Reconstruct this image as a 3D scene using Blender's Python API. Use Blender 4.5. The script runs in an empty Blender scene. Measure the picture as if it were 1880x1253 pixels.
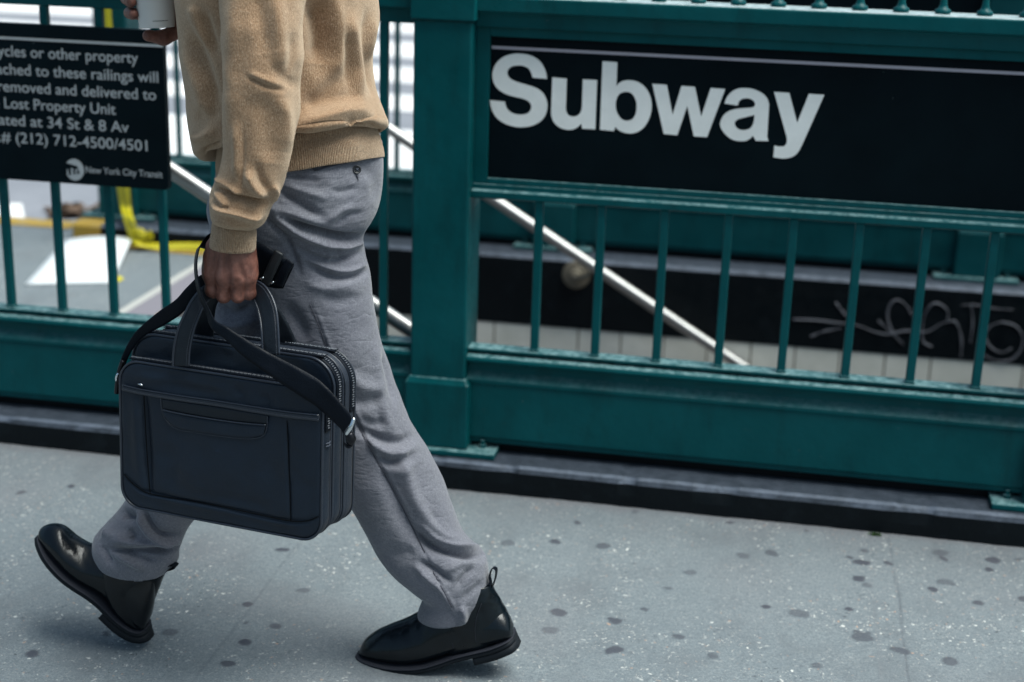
import bpy, math, random
import numpy as np
from mathutils import Matrix, Vector

# ------------------------------------------------------------------ camera, sky, sun, exposure
SC = bpy.context.scene
COL = SC.collection
CAM = np.array([0.0, -3.48, 1.4662])
FPX = 2700.0                      # focal length in pixels of the 1880 px wide photograph
_ya, _pi, _ro = [math.radians(a) for a in (-10.1014, 17.1449, 1.7758)]
_f = np.array([math.sin(_ya)*math.cos(_pi), math.cos(_ya)*math.cos(_pi), -math.sin(_pi)])
_r = np.array([math.cos(_ya), -math.sin(_ya), 0.0])
_u = np.cross(_r, _f)
RR = math.cos(_ro)*_r + math.sin(_ro)*_u
UU = -math.sin(_ro)*_r + math.cos(_ro)*_u
WW = _f
cd = bpy.data.cameras.new('camera')
cd.sensor_width = 36.0
cd.lens = FPX/1880*36.0
cd.clip_start = 0.05
cd.clip_end = 2000
cd.dof.use_dof = True
cd.dof.focus_distance = 2.62
cd.dof.aperture_fstop = 2.6
camo = bpy.data.objects.new('camera', cd)
COL.objects.link(camo)
M = Matrix.Identity(4)
for i in range(3):
    M[i][0], M[i][1], M[i][2], M[i][3] = RR[i], UU[i], -WW[i], CAM[i]
camo.matrix_world = M
SC.camera = camo

SUN_EL, SUN_AZ = math.radians(67), math.radians(96)   # azimuth from +y towards +x
wd = bpy.data.worlds.new('World')
SC.world = wd
wd.use_nodes = True
nt = wd.node_tree
bg = nt.nodes['Background']
sky = nt.nodes.new('ShaderNodeTexSky')
sky.sky_type = 'NISHITA'
sky.sun_disc = False
sky.sun_elevation = SUN_EL
sky.sun_rotation = SUN_AZ
sky.air_density = 1.0
sky.dust_density = 5.0
sky.ozone_density = 0.6
tint = nt.nodes.new('ShaderNodeMix')
tint.data_type = 'RGBA'
tint.blend_type = 'MULTIPLY'
tint.inputs[0].default_value = 1.0
tint.inputs[7].default_value = (0.84, 1.0, 0.98, 1)
nt.links.new(sky.outputs[0], tint.inputs[6])
nt.links.new(tint.outputs[2], bg.inputs[0])
bg.inputs[1].default_value = 0.085
sd = bpy.data.lights.new('sun', 'SUN')
sd.energy = 2.75
sd.angle = math.radians(40)
sd.color = (0.97, 1.0, 0.98)
suno = bpy.data.objects.new('sun', sd)
COL.objects.link(suno)
sdir = Vector((math.sin(SUN_AZ)*math.cos(SUN_EL), math.cos(SUN_AZ)*math.cos(SUN_EL), math.sin(SUN_EL)))
suno.rotation_euler = sdir.to_track_quat('Z', 'Y').to_euler()
SC.view_settings.view_transform = 'Standard'
SC.view_settings.look = 'None'
SC.view_settings.gamma = 1
SC.view_settings.exposure = 0.78

# ------------------------------------------------------------------ small maths
rng = np.random.default_rng(7)
random.seed(7)


def ray(px, py):
    return WW + RR*(px-940.0)/FPX - UU*(py-626.5)/FPX


def on(px, py, ax, val):
    d = ray(px, py)
    return CAM + d*((val-CAM[ax])/d[ax])


def U(px, py, y):
    return on(px, py, 1, y)


def project(P):
    d = P-CAM
    z = d @ WW
    return np.stack([940+FPX*(d @ RR)/z, 626.5-FPX*(d @ UU)/z], -1)


def crv(P, n, closed=False):
    """Catmull-Rom through P (k,d), n samples."""
    P = np.asarray(P, float)
    k = len(P)
    if closed:
        t = np.linspace(0, k, n, endpoint=False)
        i = np.floor(t).astype(int)
        f = (t-i)[:, None]
        a, b, c, d = P[(i-1) % k], P[i % k], P[(i+1) % k], P[(i+2) % k]
    else:
        t = np.linspace(0, k-1, n)
        i = np.minimum(np.floor(t).astype(int), k-2)
        f = (t-i)[:, None]
        E = np.vstack([2*P[0]-P[1], P, 2*P[-1]-P[-2]])
        a, b, c, d = E[i], E[i+1], E[i+2], E[i+3]
    return 0.5*((2*b)+(-a+c)*f+(2*a-5*b+4*c-d)*f*f+(-a+3*b-3*c+d)*f**3)


def vnoise(P, scale, seed=0):
    """cheap smooth 3-d value noise, -1..1"""
    r = np.random.default_rng(seed)
    T = r.uniform(-1, 1, (32, 32, 32))
    Q = np.asarray(P)/scale
    i = np.floor(Q).astype(int)
    f = Q-i
    f = f*f*(3-2*f)
    out = 0
    for dx in (0, 1):
        for dy in (0, 1):
            for dz in (0, 1):
                w = (f[:, 0] if dx else 1-f[:, 0])*(f[:, 1] if dy else 1-f[:, 1])*(f[:, 2] if dz else 1-f[:, 2])
                out = out + w*T[(i[:, 0]+dx) % 32, (i[:, 1]+dy) % 32, (i[:, 2]+dz) % 32]
    return out


# ------------------------------------------------------------------ object helpers
def link(name, me, mat=None, parent=None, smooth=True):
    if mat is not None:
        me.materials.append(mat)
    if smooth:
        me.polygons.foreach_set('use_smooth', [True]*len(me.polygons))
    o = bpy.data.objects.new(name, me)
    COL.objects.link(o)
    if parent is not None:
        o.parent = parent
    return o


class MB:
    """mesh collector in world coordinates"""
    def __init__(s):
        s.v, s.f, s.uv = [], [], []
        s.n = 0

    def add(s, V, F, UVs=None):
        V = np.asarray(V, float).reshape(-1, 3)
        s.v.append(V)
        s.f += [tuple(int(i)+s.n for i in f) for f in F]
        s.uv.append(np.asarray(UVs, float) if UVs is not None else np.zeros((len(V), 2)))
        s.n += len(V)
        return s

    def box(s, a, b, bev=0.0):
        (x0, y0, z0), (x1, y1, z1) = a, b
        if bev <= 0:
            V = [(x, y, z) for x in (x0, x1) for y in (y0, y1) for z in (z0, z1)]
            F = [(0, 1, 3, 2), (4, 6, 7, 5), (0, 4, 5, 1), (2, 3, 7, 6), (0, 2, 6, 4), (1, 5, 7, 3)]
            return s.add(V, F)
        import bmesh
        bm = bmesh.new()
        bmesh.ops.create_cube(bm, size=1)
        for v in bm.verts:
            v.co = Vector(((x0+x1)/2+v.co.x*(x1-x0), (y0+y1)/2+v.co.y*(y1-y0), (z0+z1)/2+v.co.z*(z1-z0)))
        bmesh.ops.bevel(bm, geom=bm.edges[:], offset=bev, segments=2, profile=0.6, affect='EDGES')
        bm.verts.index_update()
        V = [tuple(v.co) for v in bm.verts]
        F = [[v.index for v in f.verts] for f in bm.faces]
        bm.free()
        return s.add(V, F)

    def tube(s, pts, r, seg=10, cap=True):
        P = np.asarray(pts, float)
        n = len(P)
        R = np.broadcast_to(np.asarray(r, float), (n,))
        T = np.gradient(P, axis=0)
        T /= np.linalg.norm(T, axis=1, keepdims=True)+1e-12
        a = np.array([0, 0, 1.0]) if abs(T[0][2]) < 0.9 else np.array([1.0, 0, 0])
        N = np.cross(T[0], a)
        N /= np.linalg.norm(N)
        V = []
        th = np.linspace(0, 2*np.pi, seg, endpoint=False)
        for i in range(n):
            N = N-T[i]*(N @ T[i])
            N /= np.linalg.norm(N)
            B = np.cross(T[i], N)
            V.append(P[i]+R[i]*(np.cos(th)[:, None]*N+np.sin(th)[:, None]*B))
        V = np.vstack(V)
        F = [(i*seg+j, i*seg+(j+1) % seg, (i+1)*seg+(j+1) % seg, (i+1)*seg+j) for i in range(n-1) for j in range(seg)]
        if cap:
            F.append(tuple(range(seg))[::-1])
            F.append(tuple((n-1)*seg+j for j in range(seg)))
        return s.add(V, F)

    def profile(s, yz, x0, x1, cap=True):
        """closed (y,z) outline swept along x"""
        k = len(yz)
        V = [(x, y, z) for x in (x0, x1) for y, z in yz]
        F = [(i, (i+1) % k, k+(i+1) % k, k+i) for i in range(k)]
        if cap:
            F += [tuple(range(k))[::-1], tuple(range(k, 2*k))]
        return s.add(V, F)

    def loops(s, L, closed_u=True, cap0=True, cap1=True, uv=None):
        """list of rings (n,k,3) -> skin"""
        L = np.asarray(L)
        n, k = L.shape[:2]
        kk = k if closed_u else k-1
        F = [(i*k+j, i*k+(j+1) % k, (i+1)*k+(j+1) % k, (i+1)*k+j) for i in range(n-1) for j in range(kk)]
        if cap0:
            F.append(tuple(range(k))[::-1])
        if cap1:
            F.append(tuple((n-1)*k+j for j in range(k)))
        return s.add(L.reshape(-1, 3), F, uv)

    def mesh(s, name):
        V = np.vstack(s.v)
        me = bpy.data.meshes.new(name)
        me.from_pydata(V.tolist(), [], s.f)
        uvs = np.vstack(s.uv)
        if np.any(uvs):
            lay = me.uv_layers.new(name='UVMap')
            li = np.empty(len(me.loops), dtype=np.int32)
            me.loops.foreach_get('vertex_index', li)
            lay.data.foreach_set('uv', uvs[li].ravel())
        me.validate()
        me.update()
        return me

    def build(s, name, mat, parent=None, smooth=False, bevel=0.0, seg=2):
        me = s.mesh(name)
        import bmesh
        bm = bmesh.new()
        bm.from_mesh(me)
        bmesh.ops.recalc_face_normals(bm, faces=bm.faces[:])
        bm.to_mesh(me)
        bm.free()
        o = link(name, me, mat, parent, smooth)
        if bevel > 0:
            md = o.modifiers.new('bevel', 'BEVEL')
            md.width = bevel
            md.segments = seg
            md.limit_method = 'ANGLE'
            md.angle_limit = math.radians(40)
            md.harden_normals = False
        return o


def thing(name, label, cat, loc=(0, 0, 0), group=None):
    o = bpy.data.objects.new(name, None)
    o.empty_display_size = 0.1
    COL.objects.link(o)
    o['label'] = label
    o['category'] = cat
    if group:
        o['group'] = group
    return o


def tag(o, label, cat, group=None):
    o['label'] = label
    o['category'] = cat
    if group:
        o['group'] = group
    return o


# ------------------------------------------------------------------ materials
def mat(name, base, rough=0.6, metal=0.0, spec=0.5, **kw):
    m = bpy.data.materials.new(name)
    m.use_nodes = True
    b = m.node_tree.nodes['Principled BSDF']
    b.inputs['Base Color'].default_value = (*base, 1)
    b.inputs['Roughness'].default_value = rough
    b.inputs['Metallic'].default_value = metal
    b.inputs['Specular IOR Level'].default_value = spec
    for k, v in kw.items():
        b.inputs[k].default_value = v
    return m


class NT:
    def __init__(s, m):
        s.m = m
        s.t = m.node_tree
        s.b = s.t.nodes['Principled BSDF']

    def n(s, typ, ins=None, **props):
        nd = s.t.nodes.new(typ)
        for k, v in props.items():
            setattr(nd, k, v)
        for k, v in (ins or {}).items():
            if isinstance(v, bpy.types.NodeSocket):
                s.t.links.new(v, nd.inputs[k])
            else:
                nd.inputs[k].default_value = v
        return nd

    def coord(s, kind='Object', scale=None):
        c = s.n('ShaderNodeTexCoord').outputs[kind]
        if scale:
            c = s.n('ShaderNodeMapping', {'Vector': c, 'Scale': scale}).outputs[0]
        return c

    def noise(s, vec, scale, detail=4, rough=0.6):
        return s.n('ShaderNodeTexNoise', {'Vector': vec, 'Scale': scale, 'Detail': detail, 'Roughness': rough}).outputs[0]

    def ramp(s, fac, stops):
        nd = s.n('ShaderNodeValToRGB', {'Fac': fac})
        el = nd.color_ramp.elements
        while len(el) < len(stops):
            el.new(0.5)
        for e, (p, c) in zip(el, stops):
            e.position = p
            e.color = (*c, 1) if len(c) == 3 else c
        return nd.outputs[0]

    def mix(s, fac, a, b, mode='MIX'):
        nd = s.n('ShaderNodeMix', data_type='RGBA', blend_type=mode)
        for i, v in ((0, fac), (6, a), (7, b)):
            if isinstance(v, bpy.types.NodeSocket):
                s.t.links.new(v, nd.inputs[i])
            else:
                nd.inputs[i].default_value = v if i == 0 else (*v, 1)
        return nd.outputs[2]

    def math(s, op, a, b=0.0, clamp=False):
        nd = s.n('ShaderNodeMath', operation=op, use_clamp=clamp)
        for i, v in ((0, a), (1, b)):
            if isinstance(v, bpy.types.NodeSocket):
                s.t.links.new(v, nd.inputs[i])
            else:
                nd.inputs[i].default_value = v
        return nd.outputs[0]

    def bump(s, h, dist, strength=1.0, prev=None):
        nd = s.n('ShaderNodeBump', {'Height': h, 'Distance': dist, 'Strength': strength})
        if prev is not None:
            s.t.links.new(prev, nd.inputs['Normal'])
        return nd.outputs[0]

    def out(s, **kw):
        for k, v in kw.items():
            s.t.links.new(v, s.b.inputs[k.replace('_', ' ')])
        return s.m


def g(c):
    return (c, c, c)


def paint(name, base, wear, rough=0.34, dust_skyc=(0.28, 0.43, 0.44), dlo=0.1, dhi=0.7):
    t = NT(mat(name, base, rough, spec=0.13))
    c = t.coord()
    big = t.noise(c, 5, 5)
    col = t.mix(t.ramp(big, [(0.35, g(0)), (0.7, g(1))]), tuple(x*0.86 for x in base), tuple(min(1, x*1.13+0.002) for x in base))
    chips = t.ramp(t.noise(c, 46, 6, 0.7), [(0.70, g(0)), (0.715, g(1))])
    scr = t.ramp(t.noise(t.n('ShaderNodeMapping', {'Vector': c, 'Scale': (1, 1, 0.12), 'Rotation': (0.2, 0.5, 0)}).outputs[0], 70, 5, 0.7), [(0.70, g(0)), (0.73, g(0.35))])
    chips = t.math('MAXIMUM', chips, scr)
    col = t.mix(t.ramp(t.noise(t.n('ShaderNodeMapping', {'Vector': c, 'Scale': (1, 1, 0.25)}).outputs[0], 14, 6, 0.7), [(0.52, g(0)), (0.72, g(0.55))]), col, tuple(x*0.45+0.002 for x in base))
    col = t.mix(t.math('MULTIPLY', chips, 0.75), col, wear)
    top_geo = t.n('ShaderNodeNewGeometry')
    sep = t.n('ShaderNodeSeparateXYZ', {0: top_geo.outputs['Normal']})
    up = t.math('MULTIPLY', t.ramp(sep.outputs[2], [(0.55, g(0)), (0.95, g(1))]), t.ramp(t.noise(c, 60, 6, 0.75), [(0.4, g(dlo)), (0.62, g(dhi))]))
    col = t.mix(up, col, dust_skyc)  # upward faces paler: dust, with sky reflection painted into the colour
    rg = t.ramp(t.noise(c, 18, 5), [(0.3, g(rough-0.07)), (0.75, g(rough+0.14))])
    b = t.bump(t.noise(c, 9, 7, 0.6), 0.006, 0.6)
    b = t.bump(t.noise(c, 150, 3), 0.0006, 0.5, b)
    return t.out(Base_Color=col, Roughness=rg, Normal=b)


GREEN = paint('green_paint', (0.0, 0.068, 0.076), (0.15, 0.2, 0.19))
GREEN_TOP = paint('green_paint_worn_sky_top', (0.0, 0.068, 0.076), (0.15, 0.2, 0.19), dust_skyc=(0.55, 0.63, 0.64), dlo=0.45, dhi=0.95)  # worn dusty rail top, bright sky reflection painted in as well
GREEN_FAR = paint('green_paint_far', (0.0025, 0.060, 0.068), (0.12, 0.15, 0.15), 0.45)


def m_black_kerb():
    t = NT(mat('black_kerb_paint', (0.006, 0.008, 0.011), 0.5))
    c = t.coord()
    geo = t.n('ShaderNodeNewGeometry')
    sep = t.n('ShaderNodeSeparateXYZ', {0: geo.outputs['Normal']})
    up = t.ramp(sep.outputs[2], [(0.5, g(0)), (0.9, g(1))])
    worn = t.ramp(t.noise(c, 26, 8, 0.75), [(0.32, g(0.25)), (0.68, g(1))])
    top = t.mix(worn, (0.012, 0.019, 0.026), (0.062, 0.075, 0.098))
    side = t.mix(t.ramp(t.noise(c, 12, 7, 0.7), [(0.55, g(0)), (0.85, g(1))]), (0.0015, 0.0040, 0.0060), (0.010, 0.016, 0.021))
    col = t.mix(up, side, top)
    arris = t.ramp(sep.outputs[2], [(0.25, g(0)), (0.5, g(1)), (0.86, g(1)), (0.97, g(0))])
    col = t.mix(t.math('MULTIPLY', arris, worn), col, (0.13, 0.155, 0.20))  # worn edge, with a pale bluish highlight painted along it
    b = t.bump(t.noise(c, 35, 7, 0.65), 0.003, 0.8)
    return t.out(Base_Color=col, Normal=b, Roughness=t.ramp(t.noise(c, 20, 5), [(0.3, g(0.4)), (0.7, g(0.68))]))


KERB = m_black_kerb()
KERB.node_tree.nodes['Principled BSDF'].inputs['Specular IOR Level'].default_value = 0.18


def m_sign():
    t = NT(mat('sign_enamel', (0.0018, 0.0042, 0.006), 0.5, spec=0.06))
    c = t.coord()
    d = t.ramp(t.noise(c, 4, 7, 0.7), [(0.35, g(0)), (0.75, g(1))])
    spk = t.ramp(t.noise(c, 75, 2), [(0.79, g(0)), (0.805, g(1))])
    col = t.mix(d, (0.0010, 0.0042, 0.0064), (0.0025, 0.0078, 0.0110))
    col = t.mix(t.math('MULTIPLY', spk, 0.4), col, (0.2, 0.25, 0.25))
    return t.out(Base_Color=col, Normal=t.bump(t.noise(c, 3, 3), 0.002, 0.3))


SIGN = m_sign()


def m_letter(name, base):
    t = NT(mat(name, base, 0.55))
    c = t.coord()
    col = t.mix(t.ramp(t.noise(c, 9, 7, 0.7), [(0.3, g(0)), (0.75, g(1))]), tuple(x*0.9 for x in base), tuple(x*1.06 for x in base))
    return t.out(Base_Color=col)


LETTER = m_letter('letter_white', (0.86, 0.86, 0.83))
LETTER2 = m_letter('letter_grey', (0.36, 0.38, 0.39))
SLINE = m_letter('stripe_white', (0.40, 0.37, 0.42))


def m_sidewalk():
    t = NT(mat('sidewalk_concrete', (0.2, 0.21, 0.22), 0.85))
    c = t.coord()
    n1 = t.noise(c, 1.7, 6, 0.65)
    n2 = t.noise(c, 22, 8, 0.75)
    n3 = t.noise(c, 210, 4, 0.7)
    base = t.mix(t.ramp(n1, [(0.3, g(0)), (0.7, g(1))]), (0.128, 0.158, 0.176), (0.178, 0.208, 0.222))
    base = t.mix(t.ramp(n2, [(0.3, g(0.0)), (0.7, g(0.65))]), base, (0.215, 0.243, 0.253))
    base = t.mix(t.ramp(n3, [(0.42, g(0)), (0.66, g(0.8))]), base, (0.088, 0.105, 0.120))
    n4 = t.noise(t.n('ShaderNodeMapping', {'Vector': c, 'Location': (3.3, 1.7, 0)}).outputs[0], 95, 5, 0.8)
    base = t.mix(t.ramp(n4, [(0.50, g(0)), (0.68, g(0.75))]), base, (0.085, 0.10, 0.115))
    base = t.mix(t.ramp(n4, [(0.30, g(0.7)), (0.42, g(0))]), base, (0.29, 0.30, 0.29))
    n5 = t.noise(t.n('ShaderNodeMapping', {'Vector': c, 'Location': (9.3, 4.7, 0), 'Scale': (1, 0.6, 1)}).outputs[0], 6.5, 6, 0.65)
    base = t.mix(t.ramp(n5, [(0.50, g(0)), (0.72, g(0.6))]), base, (0.095, 0.108, 0.120))
    n6 = t.noise(c, 400, 3, 0.8)
    base = t.mix(t.ramp(n6, [(0.5, g(0)), (0.72, g(0.5))]), base, (0.05, 0.06, 0.07))
    # aggregate flecks of several sizes
    for sc, lo, hi, colr, amt in ((75, 0.16, 0.27, (0.50, 0.50, 0.47), 0.8), (120, 0.17, 0.28, (0.46, 0.44, 0.41), 0.75), (50, 0.10, 0.16, (0.46, 0.28, 0.18), 0.7), (95, 0.16, 0.26, (0.035, 0.042, 0.052), 0.8), (38, 0.08, 0.15, (0.66, 0.65, 0.61), 0.85), (26, 0.07, 0.125, (0.50, 0.50, 0.47), 0.8), (70, 0.18, 0.32, (0.075, 0.09, 0.105), 0.7)):
        cc = t.n('ShaderNodeMapping', {'Vector': t.mix(0.03, c, t.n('ShaderNodeTexNoise', {'Vector': c, 'Scale': sc*0.7}).outputs[1]), 'Location': (sc*0.37, sc*0.11, 0)}).outputs[0]
        v = t.n('ShaderNodeTexVoronoi', {'Vector': cc, 'Scale': sc})
        fl = t.ramp(v.outputs['Distance'], [(lo, g(1)), (hi, g(0))])
        sel = t.ramp(t.n('ShaderNodeSeparateColor', {0: v.outputs['Color']}).outputs[0], [(0.60, g(0)), (0.64, g(1))])
        clus = t.ramp(t.noise(c, 4.5, 4), [(0.42, g(0.12)), (0.6, g(1))])
        fac = t.math('MULTIPLY', t.math('MULTIPLY', fl, sel), t.math('MULTIPLY', clus, amt))
        base = t.mix(fac, base, colr)
    at = t.n('ShaderNodeAttribute', attribute_name='stain')
    st = at.outputs['Fac']
    base = t.mix(st, base, (0.040, 0.045, 0.060))
    at2 = t.n('ShaderNodeAttribute', attribute_name='grime').outputs['Fac']
    base = t.mix(at2, base, (0.125, 0.115, 0.125))
    b = t.bump(n3, 0.0012, 0.7)
    b = t.bump(n2, 0.0025, 0.5, b)
    return t.out(Base_Color=base, Normal=b, Roughness=t.ramp(n2, [(0.3, g(0.72)), (0.8, g(0.92))]))


SIDEWALK = m_sidewalk()


def m_asphalt():
    t = NT(mat('street_asphalt', (0.16, 0.17, 0.19), 0.9))
    c = t.coord()
    col = t.mix(t.ramp(t.noise(c, 1.1, 8, 0.7), [(0.3, g(0)), (0.7, g(1))]), (0.15, 0.16, 0.185), (0.23, 0.24, 0.27))
    return t.out(Base_Color=col, Normal=t.bump(t.noise(c, 90, 5), 0.004, 0.6))


ASPHALT = m_asphalt()


def m_road_white():
    t = NT(mat('road_paint_white', (0.8, 0.8, 0.78), 0.7))
    c = t.coord()
    col = t.mix(t.ramp(t.noise(c, 6, 9, 0.75), [(0.62, g(0)), (0.75, g(0.7))]), (0.70, 0.69, 0.69), (0.38, 0.38, 0.40))
    return t.out(Base_Color=col)


ROADWHITE = m_road_white()


def m_yellow():
    t = NT(mat('worn_yellow_paint', (0.65, 0.42, 0.05), 0.65))
    c = t.coord()
    col = t.mix(t.ramp(t.noise(c, 14, 8, 0.75), [(0.48, g(0)), (0.66, g(0.8))]), (0.36, 0.23, 0.03), (0.30, 0.26, 0.18))
    return t.out(Base_Color=col)


YELLOW = m_yellow()


def m_tile():
    t = NT(mat('glazed_tile', (0.55, 0.55, 0.5), 0.3))
    c = t.coord()
    col = t.mix(t.ramp(t.noise(c, 7, 5), [(0.3, g(0)), (0.7, g(1))]), (0.60, 0.60, 0.53), (0.78, 0.77, 0.70))
    return t.out(Base_Color=col)


TILE = m_tile()
GROUT = mat('tile_grout', (0.16, 0.12, 0.07), 0.9)
CONCRETE_IN = mat('stair_concrete', (0.10, 0.095, 0.10), 0.85)


def m_steel():
    t = NT(mat('brushed_steel', (0.62, 0.60, 0.58), 0.32, 1.0))
    c = t.coord()
    rg = t.ramp(t.noise(c, 40, 6), [(0.3, g(0.34)), (0.7, g(0.52))])
    return t.out(Roughness=rg)


STEEL = m_steel()
STEEL.node_tree.nodes['Principled BSDF'].inputs['Base Color'].default_value = (0.36, 0.36, 0.355, 1)
BRASS = mat('worn_brass', (0.17, 0.15, 0.115), 0.6, 0.3)


def m_wool():
    t = NT(mat('tan_wool', (0.40, 0.27, 0.15), 0.95, spec=0.1))
    b_ = t.b
    b_.inputs['Sheen Weight'].default_value = 0.7
    b_.inputs['Sheen Roughness'].default_value = 0.6
    b_.inputs['Sheen Tint'].default_value = (0.9, 0.75, 0.58, 1)
    c = t.coord()
    uv = t.coord('UV')
    cs = t.n('ShaderNodeMapping', {'Vector': c, 'Scale': (1, 1, 0.55)}).outputs[0]
    n1 = t.noise(cs, 430, 3, 0.75)
    n2 = t.noise(cs, 900, 2, 0.8)
    n3 = t.noise(c, 30, 5, 0.7)
    f = t.math('ADD', t.math('MULTIPLY', n1, 0.6), t.math('MULTIPLY', n2, 0.4))
    col = t.ramp(f, [(0.32, (0.110, 0.056, 0.027)), (0.47, (0.270, 0.158, 0.088)), (0.56, (0.38, 0.240, 0.145)), (0.72, (0.68, 0.50, 0.36))])
    col = t.mix(t.ramp(n3, [(0.35, g(0.0)), (0.7, g(0.30))]), col, (0.24, 0.14, 0.075))
    wv = t.n('ShaderNodeTexWave', {'Vector': t.n('ShaderNodeMapping', {'Vector': uv, 'Scale': (1, 1, 1)}).outputs[0], 'Scale': 115.0, 'Distortion': 1.2, 'Detail': 2.0, 'Detail Scale': 3.0}, bands_direction='X').outputs[1]
    b = t.bump(wv, 0.0008, 0.35)
    b = t.bump(n1, 0.0022, 0.8, b)
    b = t.bump(t.noise(c, 55, 4, 0.5), 0.003, 0.25, b)
    return t.out(Base_Color=col, Normal=b)


WOOL = m_wool()
WOOLRIB = m_wool()
for nd_ in WOOLRIB.node_tree.nodes:
    if nd_.type == 'TEX_WAVE':
        nd_.inputs['Scale'].default_value = 95.0
        nd_.inputs['Distortion'].default_value = 0.3
        for lk_ in list(nd_.outputs[1].links)+list(nd_.outputs[0].links):
            lk_.to_node.inputs['Distance'].default_value = 0.0022
            lk_.to_node.inputs['Strength'].default_value = 0.8


def m_trouser():
    t = NT(mat('grey_chambray', (0.2, 0.2, 0.24), 0.85, spec=0.2))
    t.b.inputs['Sheen Weight'].default_value = 0.25
    t.b.inputs['Sheen Roughness'].default_value = 0.5
    uv = t.coord('UV')
    c = t.coord()
    h = t.noise(t.n('ShaderNodeMapping', {'Vector': uv, 'Scale': (120, 900, 1)}).outputs[0], 1.0, 3, 0.75)
    v = t.noise(t.n('ShaderNodeMapping', {'Vector': uv, 'Scale': (900, 120, 1)}).outputs[0], 1.0, 3, 0.75)
    n3 = t.noise(c, 9, 5, 0.6)
    f = t.math('MULTIPLY', t.math('ADD', h, v), 0.5)
    col = t.ramp(f, [(0.32, (0.058, 0.060, 0.073)), (0.5, (0.132, 0.135, 0.157)), (0.68, (0.255, 0.260, 0.290))])
    col = t.mix(t.ramp(n3, [(0.3, g(0)), (0.75, g(0.3))]), col, (0.13, 0.125, 0.165))
    b = t.bump(f, 0.0006, 0.5)
    sw = t.noise(t.n('ShaderNodeMapping', {'Vector': uv, 'Scale': (14, 7, 1)}).outputs[0], 1.0, 4, 0.55)
    b = t.bump(sw, 0.012, 0.22, b)
    rd = t.noise(t.n('ShaderNodeMapping', {'Vector': uv, 'Scale': (11, 24, 1), 'Rotation': (0, 0, 0.35)}).outputs[0], 1.0, 3, 0.6)
    rg_ = t.math('ABSOLUTE', t.math('SUBTRACT', rd, 0.5))
    b = t.bump(t.math('MINIMUM', rg_, 0.09), 0.035, 0.26, b)
    rd2 = t.noise(t.n('ShaderNodeMapping', {'Vector': uv, 'Scale': (34, 52, 1), 'Rotation': (0, 0, -0.5)}).outputs[0], 1.0, 2, 0.5)
    b = t.bump(t.math('MINIMUM', t.math('ABSOLUTE', t.math('SUBTRACT', rd2, 0.5)), 0.07), 0.010, 0.16, b)
    return t.out(Base_Color=col, Normal=b)


TROUSER = m_trouser()
SEAM = mat('dark_seam_thread', (0.035, 0.035, 0.05), 0.8)


def m_skin():
    t = NT(mat('dark_brown_skin', (0.12, 0.045, 0.028), 0.45, spec=0.45))
    t.b.inputs['Subsurface Weight'].default_value = 0.08
    t.b.inputs['Subsurface Radius'].default_value = (0.6, 0.25, 0.15)
    t.b.inputs['Subsurface Scale'].default_value = 0.01
    c = t.coord()
    col = t.ramp(t.noise(c, 38, 6, 0.65), [(0.3, (0.075, 0.026, 0.018)), (0.52, (0.185, 0.072, 0.050)), (0.78, (0.33, 0.150, 0.112))])
    v = t.n('ShaderNodeTexVoronoi', {'Vector': c, 'Scale': 520.0}, feature='DISTANCE_TO_EDGE').outputs[0]
    b = t.bump(v, 0.0008, 0.8)
    cs = t.n('ShaderNodeMapping', {'Vector': c, 'Scale': (1, 1, 0.35)}).outputs[0]
    b = t.bump(t.noise(cs, 110, 6, 0.65), 0.004, 0.8, b)
    return t.out(Base_Color=col, Normal=b)


SKIN = m_skin()
HAIR = mat('black_hair', (0.008, 0.006, 0.005), 0.7)


def m_leather():
    t = NT(mat('black_leather', (0.001, 0.0035, 0.006), 0.2, spec=0.34))
    t.b.inputs['Coat Weight'].default_value = 0.0
    t.b.inputs['Coat Roughness'].default_value = 0.22
    c = t.coord()
    col = t.ramp(t.noise(c, 24, 6, 0.7), [(0.35, (0.0008, 0.0026, 0.0045)), (0.8, (0.003, 0.0065, 0.010))])
    rg = t.ramp(t.noise(c, 50, 6, 0.7), [(0.3, g(0.16)), (0.75, g(0.30))])
    b = t.bump(t.noise(c, 420, 3), 0.0004, 0.35)
    b = t.bump(t.noise(t.n('ShaderNodeMapping', {'Vector': c, 'Scale': (1.6, 0.5, 0.5)}).outputs[0], 42, 4, 0.55), 0.003, 0.35, b)
    return t.out(Base_Color=col, Roughness=rg, Normal=b)


LEATHER = m_leather()
SOLE = mat('dark_rubber_sole', (0.006, 0.0085, 0.012), 0.65, spec=0.2)
WELT = mat('sole_welt', (0.020, 0.022, 0.030), 0.7, spec=0.2)


def m_nylon(name, base, scale=1.0):
    t = NT(mat(name, base, 0.5, spec=0.3))
    t.b.inputs['Sheen Weight'].default_value = 0.04
    t.b.inputs['Sheen Roughness'].default_value = 0.4
    c = t.coord()
    n = t.noise(c, 12, 6, 0.6)
    w1 = t.n('ShaderNodeTexVoronoi', {'Vector': c, 'Scale': 750.0*scale}).outputs[0]
    col = t.mix(t.ramp(n, [(0.3, g(0)), (0.75, g(1))]), tuple(x*0.8 for x in base), tuple(x*1.25 for x in base))
    lint = t.ramp(t.noise(c, 260, 2), [(0.755, g(0)), (0.78, g(0.35))])
    col = t.mix(lint, col, (0.12, 0.13, 0.15))
    b = t.bump(w1, 0.0005, 0.6)
    b = t.bump(t.noise(c, 13, 4, 0.5), 0.012, 0.5, b)
    return t.out(Base_Color=col, Normal=b, Roughness=t.ramp(n, [(0.3, g(0.40)), (0.8, g(0.60))]))


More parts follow.
